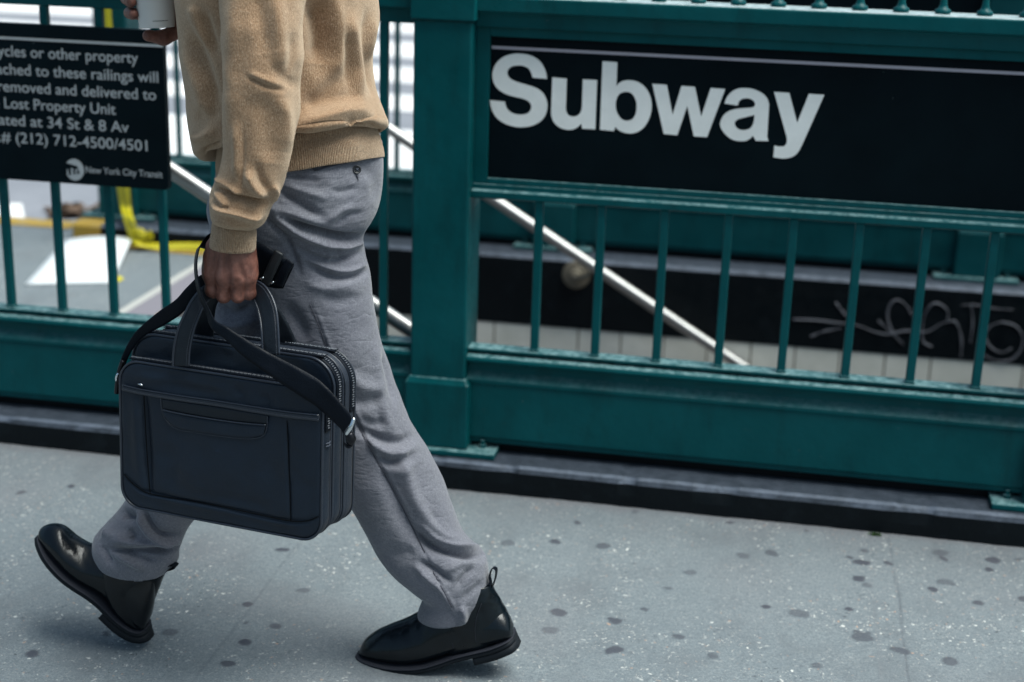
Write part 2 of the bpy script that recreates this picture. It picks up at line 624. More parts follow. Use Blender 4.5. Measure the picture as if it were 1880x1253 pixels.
NYLON = m_nylon('navy_black_nylon', (0.0048, 0.0110, 0.0215))
NYLON2 = m_nylon('charcoal_gusset_nylon', (0.016, 0.0215, 0.032))
WEB = m_nylon('black_webbing', (0.0026, 0.0046, 0.0085), 0.6)
WEB.node_tree.nodes['Principled BSDF'].inputs['Specular IOR Level'].default_value = 0.12
WEB.node_tree.nodes['Principled BSDF'].inputs['Sheen Weight'].default_value = 0.0
HANDLE = m_nylon('dark_handle_nylon', (0.0042, 0.0075, 0.0125))
SEAMB = mat('black_seam', (0.0012, 0.0016, 0.0022), 0.8, spec=0.1)
VINYL = mat('black_vinyl_piping', (0.016, 0.021, 0.032), 0.30)
ZIP = mat('dark_zip_teeth', (0.11, 0.12, 0.14), 0.4, 0.3)
THREAD = mat('stitch_thread', (0.05, 0.06, 0.085), 0.7)
CHROME = mat('polished_metal', (0.7, 0.72, 0.74), 0.18, 1.0)
BLACKMETAL = mat('black_metal', (0.02, 0.02, 0.024), 0.3, 0.8)
PLASTIC = mat('black_plastic', (0.006, 0.008, 0.011), 0.5)
PAPER = mat('white_paper', (0.60, 0.63, 0.65), 0.8)
CUPM = mat('white_card_cup', (0.62, 0.61, 0.59), 0.5)
CUPTXT = mat('cup_print_black', (0.02, 0.02, 0.02), 0.6)


def m_tape():
    t = NT(mat('yellow_tape', (0.72, 0.62, 0.03), 0.4))
    c = t.coord('UV')
    n = t.n('ShaderNodeTexWave', {'Vector': c, 'Scale': 22.0, 'Distortion': 6.0, 'Detail': 3.0, 'Detail Scale': 3.0}, bands_direction='Y').outputs[1]
    sep = t.n('ShaderNodeSeparateXYZ', {0: c})
    mid = t.ramp(sep.outputs[0], [(0.25, g(0)), (0.3, g(1)), (0.7, g(1)), (0.75, g(0))])
    f = t.math('MULTIPLY', t.ramp(n, [(0.60, g(0)), (0.7, g(1))]), mid)
    return t.out(Base_Color=t.mix(t.math('MULTIPLY', f, 0.8), (0.52, 0.45, 0.008), (0.04, 0.07, 0.02)))


TAPE = m_tape()
LITTER = mat('brown_litter', (0.09, 0.055, 0.035), 0.9)
CHALK = mat('grey_scrawl', (0.11, 0.115, 0.135), 0.9)
MOSS = mat('green_moss', (0.04, 0.09, 0.02), 0.9)
PIT = mat('dark_pit', (0.01, 0.011, 0.014), 0.9)
BRICK = mat('grey_facade', (0.13, 0.125, 0.12), 0.85)
# ================================================================== SETTING
# ---- sidewalk: a finely gridded patch in view (carries stains) plus plain sheets around it
def ground():
    mb = MB()
    x0, x1, y0, y1 = -2.35, 1.45, -1.75, -0.098
    st = 0.0045
    nx, ny = int((x1-x0)/st), int((y1-y0)/st)
    xs, ys = np.linspace(x0, x1, nx), np.linspace(y0, y1, ny)
    X, Y = np.meshgrid(xs, ys, indexing='ij')
    P = np.stack([X.ravel(), Y.ravel(), 0*X.ravel()], -1)
    seam = on(1650, 1100, 2, 0)[0]
    zz = 0.0012*vnoise(P, 0.31, 1)+0.0006*vnoise(P, 0.05, 2)+0.00045*vnoise(P, 0.014, 3)
    stain = np.zeros(len(P))
    grime = np.zeros(len(P))
    wob = vnoise(P, 0.016, 5)
    wob2 = vnoise(P, 0.045, 6)
    gums = [(932, 999, 13), (1021, 995, 9), (1109, 1002, 14), (1166, 940, 8), (1364, 1021, 12), (1417, 1017, 13), (1268, 1052, 11), (1181, 1118, 9),
            (1026, 1125, 18), (1130, 1140, 15), (1014, 1157, 15), (1127, 1193, 17), (1468, 1127, 16), (1407, 1115, 10), (1581, 1033, 14), (1587, 1012, 8),
            (1560, 1024, 8), (1575, 1063, 12), (1592, 1075, 8), (1632, 1035, 10), (1726, 1016, 15), (1731, 1027, 10), (1820, 1029, 12), (1873, 1028, 9),
            (1738, 1071, 14), (1712, 1082, 9), (1798, 1108, 9), (1585, 1172, 23), (1655, 1196, 14), (1745, 1215, 18), (1816, 1046, 9), (1880, 1100, 10),
            (40, 905, 9), (130, 893, 8), (195, 1165, 9), (310, 1163, 14), (420, 1220, 12), (60, 1200, 13), (505, 1150, 10), (560, 1085, 12), (455, 1110, 8),
            (450, 1180, 12), (1310, 1205, 10), (1225, 1080, 8), (1500, 1225, 11), (1340, 960, 7), (1480, 975, 7), (1060, 960, 7), (520, 1010, 9), (1560, 1120, 7), (1245, 1170, 12)]
    for gx, gy, rp in gums:
        c = on(gx, gy, 2, 0)
        d = np.linalg.norm(c-CAM)
        r = rp/FPX*d*0.95
        el = random.uniform(0.9, 1.25)
        a = random.uniform(0, 3.14)
        dx, dy = P[:, 0]-c[0], P[:, 1]-c[1]
        m = (abs(dx) < 0.08) & (abs(dy) < 0.08)
        u = (dx*math.cos(a)+dy*math.sin(a))*el
        v = (-dx*math.sin(a)+dy*math.cos(a))/el
        rr = np.sqrt(u*u+v*v)+r*0.30*wob+r*0.28*wob2
        k = np.clip((r*1.12-rr)/(r*0.22), 0, 1)*m
        dark = random.choice((0.6, 0.75, 0.9, 1.0))
        stain = np.maximum(stain, k*dark)
        zz += 0.0012*k
    for i in range(120):
        c = np.array([rng.uniform(x0, x1), rng.uniform(y0, y1)])
        r = rng.uniform(0.002, 0.007)
        rr = np.hypot(P[:, 0]-c[0], P[:, 1]-c[1])+r*0.4*wob
        stain = np.maximum(stain, np.clip((r-rr)/(r*0.4), 0, 1)*rng.uniform(0.25, 0.7))
    # joint with dark crack
    jl = np.clip(1-abs(P[:, 0]-(seam+0.012*vnoise(P, 0.4, 8)+(P[:, 1]+0.7)*-0.02))/0.004, 0, 1)
    jl2 = np.clip(1-abs(P[:, 0]-(seam-0.055))/0.004, 0, 1)
    stain = np.maximum(stain, jl*0.9*(0.6+0.4*vnoise(P, 0.09, 9)))
    stain = np.maximum(stain, 0.55*np.clip(1-abs(P[:, 0]-(-1.02+0.01*vnoise(P, 0.3, 18)))/0.004, 0, 1)*0.5)
    grime = np.maximum(grime, jl2*0.25)
    zz -= 0.001*jl
    jy = np.clip(1-abs(P[:, 0]+1.02)/0.004, 0, 1)
    zz -= 0.001*jy
    # grime at the foot of the kerb
    e = np.clip(1-(y1-P[:, 1])/(0.05+0.03*wob2), 0, 1)
    grime = np.maximum(grime, e*0.6)
    grime = np.maximum(grime, 0.30*np.clip(1-(y1-P[:, 1])/0.22, 0, 1)*np.clip(0.6+0.7*vnoise(P, 0.12, 11), 0, 1))
    grime = np.maximum(grime, 0.25*np.clip(vnoise(P, 0.2, 12)*1.3-0.2, 0, 1))
    P[:, 2] = zz
    idx = np.arange(nx*ny).reshape(nx, ny)
    F = np.stack([idx[:-1, :-1], idx[1:, :-1], idx[1:, 1:], idx[:-1, 1:]], -1).reshape(-1, 4)
    mb.v.append(P)
    mb.f = [tuple(f) for f in F.tolist()]
    mb.uv.append(np.zeros((len(P), 2)))
    mb.n = len(P)
    npatch = len(P)

    def quad(a, b, c, d, z=0.0):
        mb.add([(a, c, z), (b, c, z), (b, d, z), (a, d, z)], [(0, 1, 2, 3)])
    quad(-40, x0, -9, y1)
    quad(x1, 40, -9, y1)
    quad(x0, x1, -9, y0)
    quad(-40, 3.9, y1, 0.05, -0.002)           # below the kerb
    quad(-40, STX, 0.05, 2.10)                 # landing at the head of the stairs
    quad(-40, 40, 2.10, 2.42)
    quad(3.9, 40, y1, 2.10)
    me = mb.mesh('sidewalk')
    for nm, arr in (('stain', stain), ('grime', grime)):
        a = me.attributes.new(nm, 'FLOAT', 'POINT')
        full = np.zeros(len(me.vertices), dtype=np.float32)
        full[:npatch] = arr
        a.data.foreach_set('value', full)
    o = link('sidewalk', me, SIDEWALK, None, True)
    o['kind'] = 'structure'


STX = -2.03          # x of the first stair nosing
ground()
s = MB().add([(-400, 2.42, -0.13), (400, 2.42, -0.13), (400, 900, -0.13), (-400, 900, -0.13)], [(0, 1, 2, 3)])
s.box((-400, 2.40, -0.13), (400, 2.419, -0.004))
o = s.build('street', ASPHALT)
o['kind'] = 'structure'
cw = MB()
for a, b in ((4.25, 6.0), (6.85, 7.65), (8.4, 9.4), (10.2, 11.5), (12.5, 13.6), (14.9, 16.1), (17.5, 18.9), (20.2, 21.8)):
    V = [(-30, a+0.06*25, -0.126), (3, a-0.06*2, -0.126), (3, b-0.06*2, -0.126), (-30, b+0.06*25, -0.126)]
    cw.add(V, [(0, 1, 2, 3)])
V = [tuple(on(x, y, 2, -0.126)) for x, y in ((-40, 402), (46, 402), (40, 374), (-40, 374))]
cw.add(V, [(0, 1, 2, 3)])
o = cw.build('crosswalk_markings', ROADWHITE)
o['kind'] = 'structure'
# yellow painted edge lines on the landing
yl = MB()
yl.add([(-9, 2.27, 0.004), (-2.98, 2.27, 0.004), (-2.98, 2.40, 0.004), (-9, 2.40, 0.004)], [(0, 1, 2, 3)])
yl.add([(-2.80, 2.00, 0.004), (STX-0.06, 2.00, 0.004), (STX-0.06, 2.085, 0.004), (-2.80, 2.085, 0.004)], [(0, 1, 2, 3)])
yl.add([(STX-0.055, 0.1, 0.004), (STX, 0.1, 0.004), (STX, 2.085, 0.004), (STX-0.055, 2.085, 0.004)], [(0, 1, 2, 3)])
o = yl.build('yellow_edge_lines', YELLOW)
o['kind'] = 'structure'
jb = MB()
jb.add([(-2.235, 0.1, 0.003), (-2.20, 0.1, 0.003), (-2.20, 2.0, 0.003), (-2.235, 2.0, 0.003)], [(0, 1, 2, 3)])
o = jb.build('pavement_joint', mat('pale_joint', (0.36, 0.36, 0.34), 0.9))
o['kind'] = 'structure'
pl = MB().add([(-2.198, 0.1, 0.0035), (STX-0.057, 0.1, 0.0035), (STX-0.057, 1.998, 0.0035), (-2.198, 1.998, 0.0035)], [(0, 1, 2, 3)])
o = pl.build('pavement_dark_strip', mat('dull_purple_slab', (0.17, 0.16, 0.185), 0.85))
o['kind'] = 'structure'

# ---- stairwell
stairs = thing('subway_stairs', 'concrete stairs going down between the two green railings', 'stairs')
sb = MB()
x, z = STX, 0.0
for i in range(16):
    z2 = z-0.172
    sb.add([(x, 0.06, z-0.0005), (x, 2.085, z-0.0005), (x, 2.085, z2), (x, 0.06, z2)], [(0, 1, 2, 3)])
    sb.add([(x, 0.06, z2), (x, 2.085, z2), (x+0.285, 2.085, z2), (x+0.285, 0.06, z2)], [(0, 1, 2, 3)])
    x += 0.285
    z = z2
sb.build('steps', CONCRETE_IN, stairs)
end = MB()
end.box((3.6, 0.06, -3.0), (3.9, 2.085, 0.0))
end.build('end_wall', CONCRETE_IN, stairs)
nw = MB()
nw.box((-2.0, 0.052, -3.0), (3.6, 0.06, -0.001))
nw.build('near_wall', KERB, stairs)

# far wall: black band, tiles under it
YF = 2.10
fk = thing('far_kerb', 'black painted kerb and stair wall band under the far railing', 'kerb')
kb = MB()
kb.profile([(YF, -0.21), (YF, 0.062), (YF+0.012, 0.076), (YF+0.30, 0.078), (YF+0.30, -0.21)], -2.75, 3.6)
kb.build('kerb_band', KERB, fk, bevel=0.003)
yk = MB()
yk.profile([(YF, 0.001), (YF, 0.062), (YF+0.012, 0.076), (YF+0.30, 0.078), (YF+0.30, 0.001)], -2.875, -2.7505)
yk.build('yellow_kerb_end', YELLOW, fk, bevel=0.004)
# graffiti strokes: thin paint 1 mm proud of the band
gr = MB()


def scrawl(pts, w, closed=False):
    P = np.array([U(x, y, YF-0.0015) for x, y in crv(pts, 40)])
    gr.tube(P, w*(0.55+0.9*np.abs(np.sin(np.linspace(rng.uniform(0, 3), 7, 40)))), 5)


Z8 = lambda L: [(1400+a/3.917, 520+b/3.917) for a, b in L]
for L, w in (([(215, 262), (380, 268), (520, 285), (680, 305), (800, 350), (900, 368), (1030, 345), (1180, 350), (1290, 290), (1380, 270)], 0.006),
             ([(525, 140), (570, 200), (620, 260)], 0.006), ([(345, 385), (440, 350), (560, 325)], 0.006),
             ([(1010, 445), (950, 370), (905, 280), (900, 200), (935, 135), (985, 125), (1040, 170), (1075, 235)], 0.0055),
             ([(830, 270), (910, 340), (1000, 430)], 0.005),
             ([(1215, 460), (1150, 410), (1160, 250), (1210, 160), (1270, 150), (1330, 200), (1330, 270)], 0.0055),
             ([(1380, 270), (1415, 330), (1430, 430), (1425, 530)], 0.0055), ([(1500, 150), (1510, 280), (1495, 430)], 0.0045),
             ([(1430, 160), (1540, 160), (1680, 185), (1800, 190)], 0.004),
             ([(1720, 280), (1640, 310), (1600, 380), (1640, 460), (1720, 500), (1790, 470)], 0.0055),
             ([(1720, 280), (1820, 310), (1870, 390), (1850, 490), (1780, 555), (1680, 560), (1590, 520)], 0.0055)):
    scrawl(Z8(L), w*0.55)
gr.build('graffiti', CHALK, fk, smooth=True)
tw = thing('tiled_wall', 'cream tiled stair wall below the black band', 'wall')
gb = MB()
gb.box((-2.0, YF+0.012, -3.0), (3.6, YF+0.09, -0.2105))
gb.build('grout', GROUT, tw)
tb = MB()
TS = 0.1709
xg0 = U(907, 600, YF)[0]
for r in range(5):
    for i in range(-9, 24):
        xx = xg0+i*TS+(0.5*TS if r % 2 else 0)
        jx = rng.uniform(-0.0006, 0.0006)
        tb.box((xx+0.003, YF+0.004+jx, -0.2115-(r+1)*TS+0.003), (xx+TS-0.003, YF+0.0118, -0.2115-r*TS), 0)
tb.build('tiles', TILE, tw, bevel=0.0015, seg=1)

# ================================================================== RAILINGS
bolt_me = None


def bolt(x, y, z, parent):
    b = MB()
    th = np.linspace(0, 2*np.pi, 6, endpoint=False)+0.3
    L = [[(x+r*math.cos(a), y+r*math.sin(a), z+h) for a in th] for r, h in ((0.010, 0), (0.010, 0.008))]
    b.loops(L)
    th = np.linspace(0, 2*np.pi, 10, endpoint=False)
    L = [[(x+0.0055*math.cos(a), y+0.0055*math.sin(a), z+h) for a in th] for h in (0.008, 0.019)]
    b.loops(L)
    return b.build('bolt', GREEN, parent)


def railing_post(x0, x1, y0, zt, parent, m, cap=True):
    """square post with collar and base plate"""
    w = x1-x0
    p = MB()
    p.box((x0, y0, 0.26), (x1, y0+w, zt))
    po = p.build('post', m, parent, bevel=0.007, seg=3)
    c = MB()
    e = 0.011
    L = [[(x0-e, y0-e, 0.092), (x1+e, y0-e, 0.092), (x1+e, y0+w+e, 0.092), (x0-e, y0+w+e, 0.092)],
         [(x0-e, y0-e, 0.262), (x1+e, y0-e, 0.262), (x1+e, y0+w+e, 0.262), (x0-e, y0+w+e, 0.262)],
         [(x0-.001, y0-.001, 0.279), (x1+.001, y0-.001, 0.279), (x1+.001, y0+w+.001, 0.279), (x0-.001, y0+w+.001, 0.279)]]
    c.loops(L)
    c.build('collar', m, po, bevel=0.005)
    b = MB()
    b.box((x0-0.085, y0-0.028, 0.0775), (x1+0.085, y0+w+0.02, 0.0925))
    bo = b.build('base_plate', m, po, bevel=0.003)
    bolt(x1+0.045, y0+0.022, 0.0925, bo)
    bolt(x0-0.045, y0+0.022, 0.0925, bo)
    if cap:
        k = MB()
        k.box((x0-0.006, y0-0.010, zt), (x1+0.008, y0+w+0.006, zt+0.11))
        k.build('post_cap', m, po, bevel=0.004)
    return po


def bay(xa, xb, yo, parent, m, bars, far=False, ztop=1.149, sgn=1):
    """panel, rails, balusters between two posts.  yo = plane of the bars, sgn=1 faces -y"""
    def pr(L):
        return [(yo+sgn*a, b) for a, b in L]
    q = MB()
    q.profile(pr([(-0.018, 0.104), (-0.018, 0.118), (-0.026, 0.121), (-0.026, 0.262), (-0.030, 0.268), (-0.030, 0.276), (-0.014, 0.296), (-0.014, 0.316),
                  (-0.034, 0.322), (-0.040, 0.329), (-0.036, 0.338), (-0.012, 0.342), (0.03, 0.342), (0.03, 0.104)]), xa, xb)
    q.build('bottom_panel', m, parent, bevel=0.0015, seg=1)
    z_ = MB()
    z_.box((xa, min(yo+sgn*0.004, yo+sgn*0.02), 0.0772), (xb, max(yo+sgn*0.004, yo+sgn*0.02), 0.1038))
    z_.build('gap_shade_strip', KERB, parent)  # added black strip, stands in for the shade in the gap under the panel
    l = MB()
    l.profile(pr([(-0.022, 0.3485), (-0.022, 0.3555), (0.028, 0.3555), (0.028, 0.3485)]), xa, xb)
    l.box((xa+0.01, yo-0.004, 0.342), (xb-0.01, yo+0.02, 0.3485))
    l.build('bottom_rail', m, parent, bevel=0.001, seg=1)
    t = MB()
    t.profile(pr([(-0.012, ztop), (-0.016, ztop+0.034), (-0.034, ztop+0.038), (-0.034, ztop+0.070), (-0.030, ztop+0.073), (0.085, ztop+0.073), (0.085, ztop)]), xa, xb)
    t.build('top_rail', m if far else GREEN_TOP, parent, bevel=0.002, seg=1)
    return


near = thing('near_railing', 'dark green steel railing with square posts running the whole width behind the walking person', 'railing')
PX0, PX1 = -0.872, -0.729
railing_post(PX0, PX1, -0.045, 1.163, near, GREEN)
P2 = 0.655
railing_post(P2, P2+0.148, -0.045, 1.163, near, GREEN)
railing_post(-2.42, -2.27, -0.045, 1.163, near, GREEN)
bay(PX1, P2, 0.0, near, GREEN, None)
bay(-2.27, PX0, 0.0, near, GREEN, None)
bay(P2+0.148, 2.33, 0.0, near, GREEN, None)
railing_post(2.33, 2.478, -0.045, 1.163, near, GREEN)
# intermediate rail under the subway sign
mr = MB()
mr.profile([(-0.014, 0.738), (-0.020, 0.741), (-0.020, 0.756), (-0.006, 0.760), (-0.006, 0.772), (0.03, 0.772), (0.03, 0.738)], PX1, P2)
mr.build('middle_rail', GREEN, near, bevel=0.0012, seg=1)


def bars(xs, z0, z1, parent, m, y=0.0, w=0.0205):
    b = MB()
    b.box((-w/2, -w/2, z0), (w/2, w/2, z1))
    b.box((-w/2-0.002, -w/2-0.002, z0), (w/2+0.002, w/2+0.002, z0+0.006))
    first = None
    for x in xs:
        if first is None:
            first = b.build('baluster', m, parent, bevel=0.0035, seg=2)
            ob = first
        else:
            ob = first.copy()
            COL.objects.link(ob)
            ob.parent = parent
        ob.location = (x, y, 0)


bars([-0.562+0.1528*k for k in range(8)], 0.3556, 0.738, near, GREEN)
bars([-2.127+0.1466*k for k in range(9)], 0.3556, 1.149, near, GREEN)
bars([0.803+0.11+0.1466*k for k in range(10)], 0.3556, 1.149, near, GREEN)
# finials standing on the top rail
fin = MB()
prof = [(0.0165, 0), (0.0185, 0.004), (0.0175, 0.009), (0.011, 0.013), (0.0085, 0.02), (0.0055, 0.045), (0.0045, 0.06), (0.010, 0.066), (0.010, 0.072), (0.006, 0.078), (0.012, 0.092), (0.008, 0.12), (0.001, 0.155)]
th = np.linspace(0, 2*np.pi, 14, endpoint=False)
fin.loops([[(r*math.cos(a), r*math.sin(a), h) for a in th] for r, h in prof])
f0 = None
for k in range(-13, 7):
    xx = 0.246+0.0914*k
    if xx > 0.64 or xx < -0.70:
        continue
    if f0 is None:
        f0 = fin.build('finial', GREEN, near, smooth=True)
        ob = f0
    else:
        ob = f0.copy()
        COL.objects.link(ob)
        ob.parent = near
    ob.location = (xx, 0.028, 1.222)

nk = thing('near_kerb', 'low black painted kerb that carries the near green railing', 'kerb')
kx = np.linspace(-6, 4, 1400)
pro = [(-0.1, -0.02), (-0.1, 0.030), (-0.1, 0.060), (-0.095, 0.071), (-0.086, 0.0765), (0.06, 0.0775), (0.06, -0.02)]
kP = np.array([[x, y, z] for x in kx for y, z in pro])
kn_ = 0.0022*vnoise(kP*np.array([1, 3, 3]), 0.16, 14)+0.0010*vnoise(kP, 0.045, 15)
kc_ = np.clip(vnoise(kP*np.array([1, 0, 0]), 0.06, 16)-0.45, 0, 1)*0.012
kP = kP.reshape(len(kx), len(pro), 3)
kn_, kc_ = kn_.reshape(len(kx), len(pro)), kc_.reshape(len(kx), len(pro))
for j, (y, z) in enumerate(pro):
    if y < -0.08:
        kP[:, j, 1] += kn_[:, j]+(kc_[:, j] if z > 0.055 else 0)
        if z > 0.065:
            kP[:, j, 2] -= kc_[:, j]*0.7+kn_[:, j]*0.3
L = kP
kb = MB().loops(L)
kb.build('kerb_stone', KERB, nk)

# far railing
far = thing('far_railing', 'dark green railing across the stairwell, seen through the near one', 'railing')
Y2 = YF+0.16
for xc in (-2.72, -0.86, 0.78, 2.42):
    railing_post(xc-0.073, xc+0.073, Y2-0.045, 1.163, far, GREEN_FAR)
for a, b in ((-2.647, -0.933), (-0.787, 0.707), (0.853, 2.347)):
    bay(a, b, Y2, far, GREEN_FAR, None, far=True)
bars([-2.455+0.1557*k for k in range(10)], 0.3556, 1.149, far, GREEN_FAR, Y2)
bars([-0.64+0.1466*k for k in range(9)], 0.3556, 0.738, far, GREEN_FAR, Y2)
fs = MB()
fs.box((-0.787, Y2-0.02, 0.738), (0.707, Y2+0.02, 1.149))
fs.box((0.853, Y2-0.02, 0.738), (2.347, Y2+0.02, 1.149))
tag(fs.build('sign_back', SIGN, None), 'black sign panel fixed in the upper part of the far railing', 'sign')

# ---- handrails
def rail(pa, pb, y, r, ext0, ext1, label, bracket=None):
    a, b = U(*pa, y), U(*pb, y)
    d = (b-a)/np.linalg.norm(b-a)
    a2, b2 = a-d*ext0, b+d*ext1
    t = thing('handrail', label, 'handrail', group='steel handrails of the stairs')
    m = MB()
    top = a2
    pts = [top+np.array([-0.30, 0, 0]), top+np.array([-0.06, 0, 0]), top+d*0.05] + [a2+(b2-a2)*s_ for s_ in np.linspace(0.1, 1, 10)]
    m.tube(crv(pts, 60), r, 20)
    m.build('rail', STEEL, t, smooth=True)
    return t, d


hr, dA = rail((910, 369), (1355, 668), YF-0.085, 0.0215, 0.95, 3.0, 'stainless handrail on the far stair wall, sloping down past the round bracket plate')
ro = MB()
ce = U(1058, 505, YF-0.004)
th = np.linspace(0, 2*np.pi, 28, endpoint=False)
ro.loops([[(ce[0]+rd*math.cos(a), YF-yy, ce[2]+rd*math.sin(a)) for a in th] for rd, yy in ((0.056, 0.001), (0.056, 0.008), (0.050, 0.012), (0.036, 0.013), (0.033, 0.017), (0.022, 0.018), (0.018, 0.03))])
bo = ro.build('bracket_plate', BRASS, hr, smooth=False, bevel=0.001, seg=1)
arm = MB()
rp = U(1086, 488, YF-0.085)
arm.tube(crv([(ce[0], YF-0.02, ce[2]), (ce[0], YF-0.06, ce[2]), (rp[0]-0.01, YF-0.083, ce[2]+0.02), (rp[0], YF-0.085, rp[2]-0.005)], 16), 0.009, 10)
arm.build('bracket_arm', BRASS, bo, smooth=True)
hr2, dB = rail((345, 333), (730, 590), 0.2, 0.0215, 0.35, 2.5, 'stainless handrail close behind the near railing, emerging from behind the property notice')
pm = MB()
pm.tube([(-0.9, 0.2, 0.25), (-0.9, 0.12, 0.2), (-0.9, 0.062, 0.18)], 0.008, 8)
pm.build('bracket_arm', STEEL, hr2, smooth=True)

# ================================================================== SIGNS
def poly_prism(mb, contours, y0, y1):
    """contours: list of (n,2) xz arrays, first outer, rest holes; extruded y0(front)..y1"""
    import bmesh
    bm = bmesh.new()
    edges = []
    for c in contours:
        vs = [bm.verts.new((x, y0, z)) for x, z in c]
        for i in range(len(vs)):
            edges.append(bm.edges.new((vs[i], vs[(i+1) % len(vs)])))
    r = bmesh.ops.triangle_fill(bm, use_beauty=True, use_dissolve=False, edges=edges)
    fs_ = [f for f in bm.faces]
    e = bmesh.ops.extrude_face_region(bm, geom=fs_)
    for v in [x for x in e['geom'] if isinstance(x, bmesh.types.BMVert)]:
        v.co.y = y1
    bmesh.ops.recalc_face_normals(bm, faces=bm.faces[:])
    bm.verts.index_update()
    V = [tuple(v.co) for v in bm.verts]
    F = [[v.index for v in f.verts] for f in bm.faces]
    bm.free()
    mb.add(V, F)


C1 = lambda L: [(890+a/7.83, 90+b/7.83) for a, b in L]
C2 = lambda L: [(1080+a/7.83, 100+b/7.83) for a, b in L]
C3 = lambda L: [(1240+a/9.6375, 150+b/9.6375) for a, b in L]
C4 = lambda L: [(1360+a/8.356, 150+b/8.356) for a, b in L]


def runs(*rs, closed=False):
    out = []
    for r in rs:
        r = np.array(r)
        out.append(crv(r, len(r)*5, closed) if (len(r) > 3 or closed) else r)
    return np.vstack(out)


letters = {
    'S': [runs(C1([(893, 434), (882, 350), (850, 265), (800, 190), (730, 130), (640, 90), (540, 72), (440, 70), (340, 88), (250, 128), (180, 190), (132, 270), (110, 360), (118, 450), (150, 530), (210, 595), (300, 648), (400, 682), (500, 705), (580, 728), (640, 765), (668, 815), (660, 875), (625, 920), (565, 943), (480, 945), (400, 925), (340, 885), (305, 830), (288, 760)]),
              C1([(75, 740), (88, 830), (122, 920), (180, 1000), (270, 1065), (380, 1108), (500, 1128), (620, 1120), (720, 1090), (810, 1035), (868, 960), (897, 870), (898, 780), (870, 690), (820, 620), (750, 570), (660, 535), (560, 505), (460, 475), (390, 445), (345, 405), (325, 350), (340, 295), (390, 255), (470, 240), (550, 245), (620, 275), (660, 330), (690, 415)]))],
    'u': [runs(C1([(1615, 450), (1588, 1158)]), C1([(1400, 1148), (1388, 1075)]), C1([(1380, 1085), (1330, 1130), (1270, 1158), (1200, 1165), (1120, 1150), (1040, 1105), (985, 1040), (958, 960), (955, 870)]), C1([(970, 410), (1180, 430)]),
              C1([(1165, 850), (1175, 910), (1205, 955), (1260, 975), (1320, 965), (1370, 925), (1392, 865), (1398, 800)]), C1([(1410, 440)]))],
    'b': [runs(C2([(205, 100), (418, 115)]), C2([(405, 460), (450, 410), (520, 380), (600, 375), (690, 390), (780, 440), (850, 520), (895, 620), (912, 730), (900, 850), (860, 960), (800, 1050), (720, 1110), (630, 1138), (540, 1132), (450, 1100), (388, 1045)]), C2([(368, 1105), (168, 1085)])),
          runs(C2([(545, 540), (610, 555), (660, 610), (690, 690), (695, 770), (680, 860), (635, 930), (570, 955), (500, 945), (440, 890), (402, 800), (395, 710), (415, 620), (465, 560)]), closed=True)],
    'w': [np.array(C2([(920, 425), (1130, 440), (1212, 870), (1340, 455), (1535, 470)])+C3([(455, 620), (625, 115), (882, 135), (560, 985), (325, 970), (210, 430)])+C2([(1280, 1165), (1085, 1145)]))],
    'a': [runs(C3([(870, 390), (900, 300), (960, 215), (1040, 155), (1140, 122), (1250, 118), (1350, 130)])+C4([(250, 140), (340, 190), (405, 260), (435, 350)]), C4([(405, 850)]), C4([(425, 915), (230, 910), (187, 830)]), C4([(180, 840), (150, 870), (80, 910), (0, 915)])+C3([(1060, 1045), (960, 1000), (870, 920), (810, 830), (790, 750), (815, 660), (870, 580), (950, 525), (1060, 490), (1200, 475), (1330, 465), (1390, 445), (1410, 405), (1390, 350), (1330, 310), (1250, 297), (1180, 310), (1130, 350), (1100, 425)])),
          runs(C3([(1400, 590), (1250, 630), (1130, 660), (1065, 700), (1050, 750), (1075, 810), (1130, 850), (1210, 860), (1300, 840), (1360, 785), (1390, 700)]))],
    'y': [runs(C4([(510, 160), (745, 175), (865, 635)]), C4([(1045, 190), (1282, 207)]), C4([(960, 930), (900, 1050), (850, 1115), (780, 1160), (690, 1180), (600, 1178), (500, 1160)]), C4([(515, 985)]), C4([(600, 1000), (660, 995), (695, 960), (708, 900), (700, 830), (690, 800)]))],
}
sub = thing('subway_sign', 'large black sign reading Subway in white letters, set in the near railing', 'sign')
YS = 0.012
sp = MB()
sp.box((PX1+0.034, YS, 0.772), (P2-0.0, YS+0.012, 1.1487))
sp.build('sign_panel', SIGN, sub, bevel=0.001, seg=1)
ed = MB()
ed.box((PX1+0.0005, 0.0, 0.7725), (PX1+0.034, 0.02, 1.1485))
ed.box((PX1+0.0345, -0.001, 1.127), (P2-0.001, YS-0.0005, 1.1485))
ed.box((PX1+0.0345, -0.001, 0.7725), (P2-0.001, YS-0.0005, 0.786))
ed.build('sign_frame', GREEN, sub, bevel=0.001, seg=1)
ln = MB()
ln.box((PX1+0.036, YS-0.0015, 1.0965), (P2-0.002, YS-0.0002, 1.1035))
ln.build('white_stripe', SLINE, sub)
lt = MB()
for k, cs in letters.items():
    cc = []
    for c in cs:
        W_ = np.array([U(x, y, YS-0.001) for x, y in c])
        cc.append(W_[:, [0, 2]])
    poly_prism(lt, cc, YS-0.0016, YS-0.0003)
lt.build('lettering', LETTER, sub)

# property notice (left)
YN = -0.045
nx0, nx1, nz0, nz1 = -2.26, U(309, 330, YN)[0], U(309, 350, YN)[2], U(160, 50, YN)[2]
no = thing('property_notice', 'black notice about property attached to railings, hung on the bars at left', 'sign')


def rrect(x0, x1, z0, z1, r, n=6):
    out = []
    for cx, cz, a0 in ((x1-r, z1-r, 0), (x0+r, z1-r, 90), (x0+r, z0+r, 180), (x1-r, z0+r, 270)):
        for i in range(n+1):
            a = math.radians(a0+90*i/n)
            out.append((cx+r*math.cos(a), cz+r*math.sin(a)))
    return np.array(out)


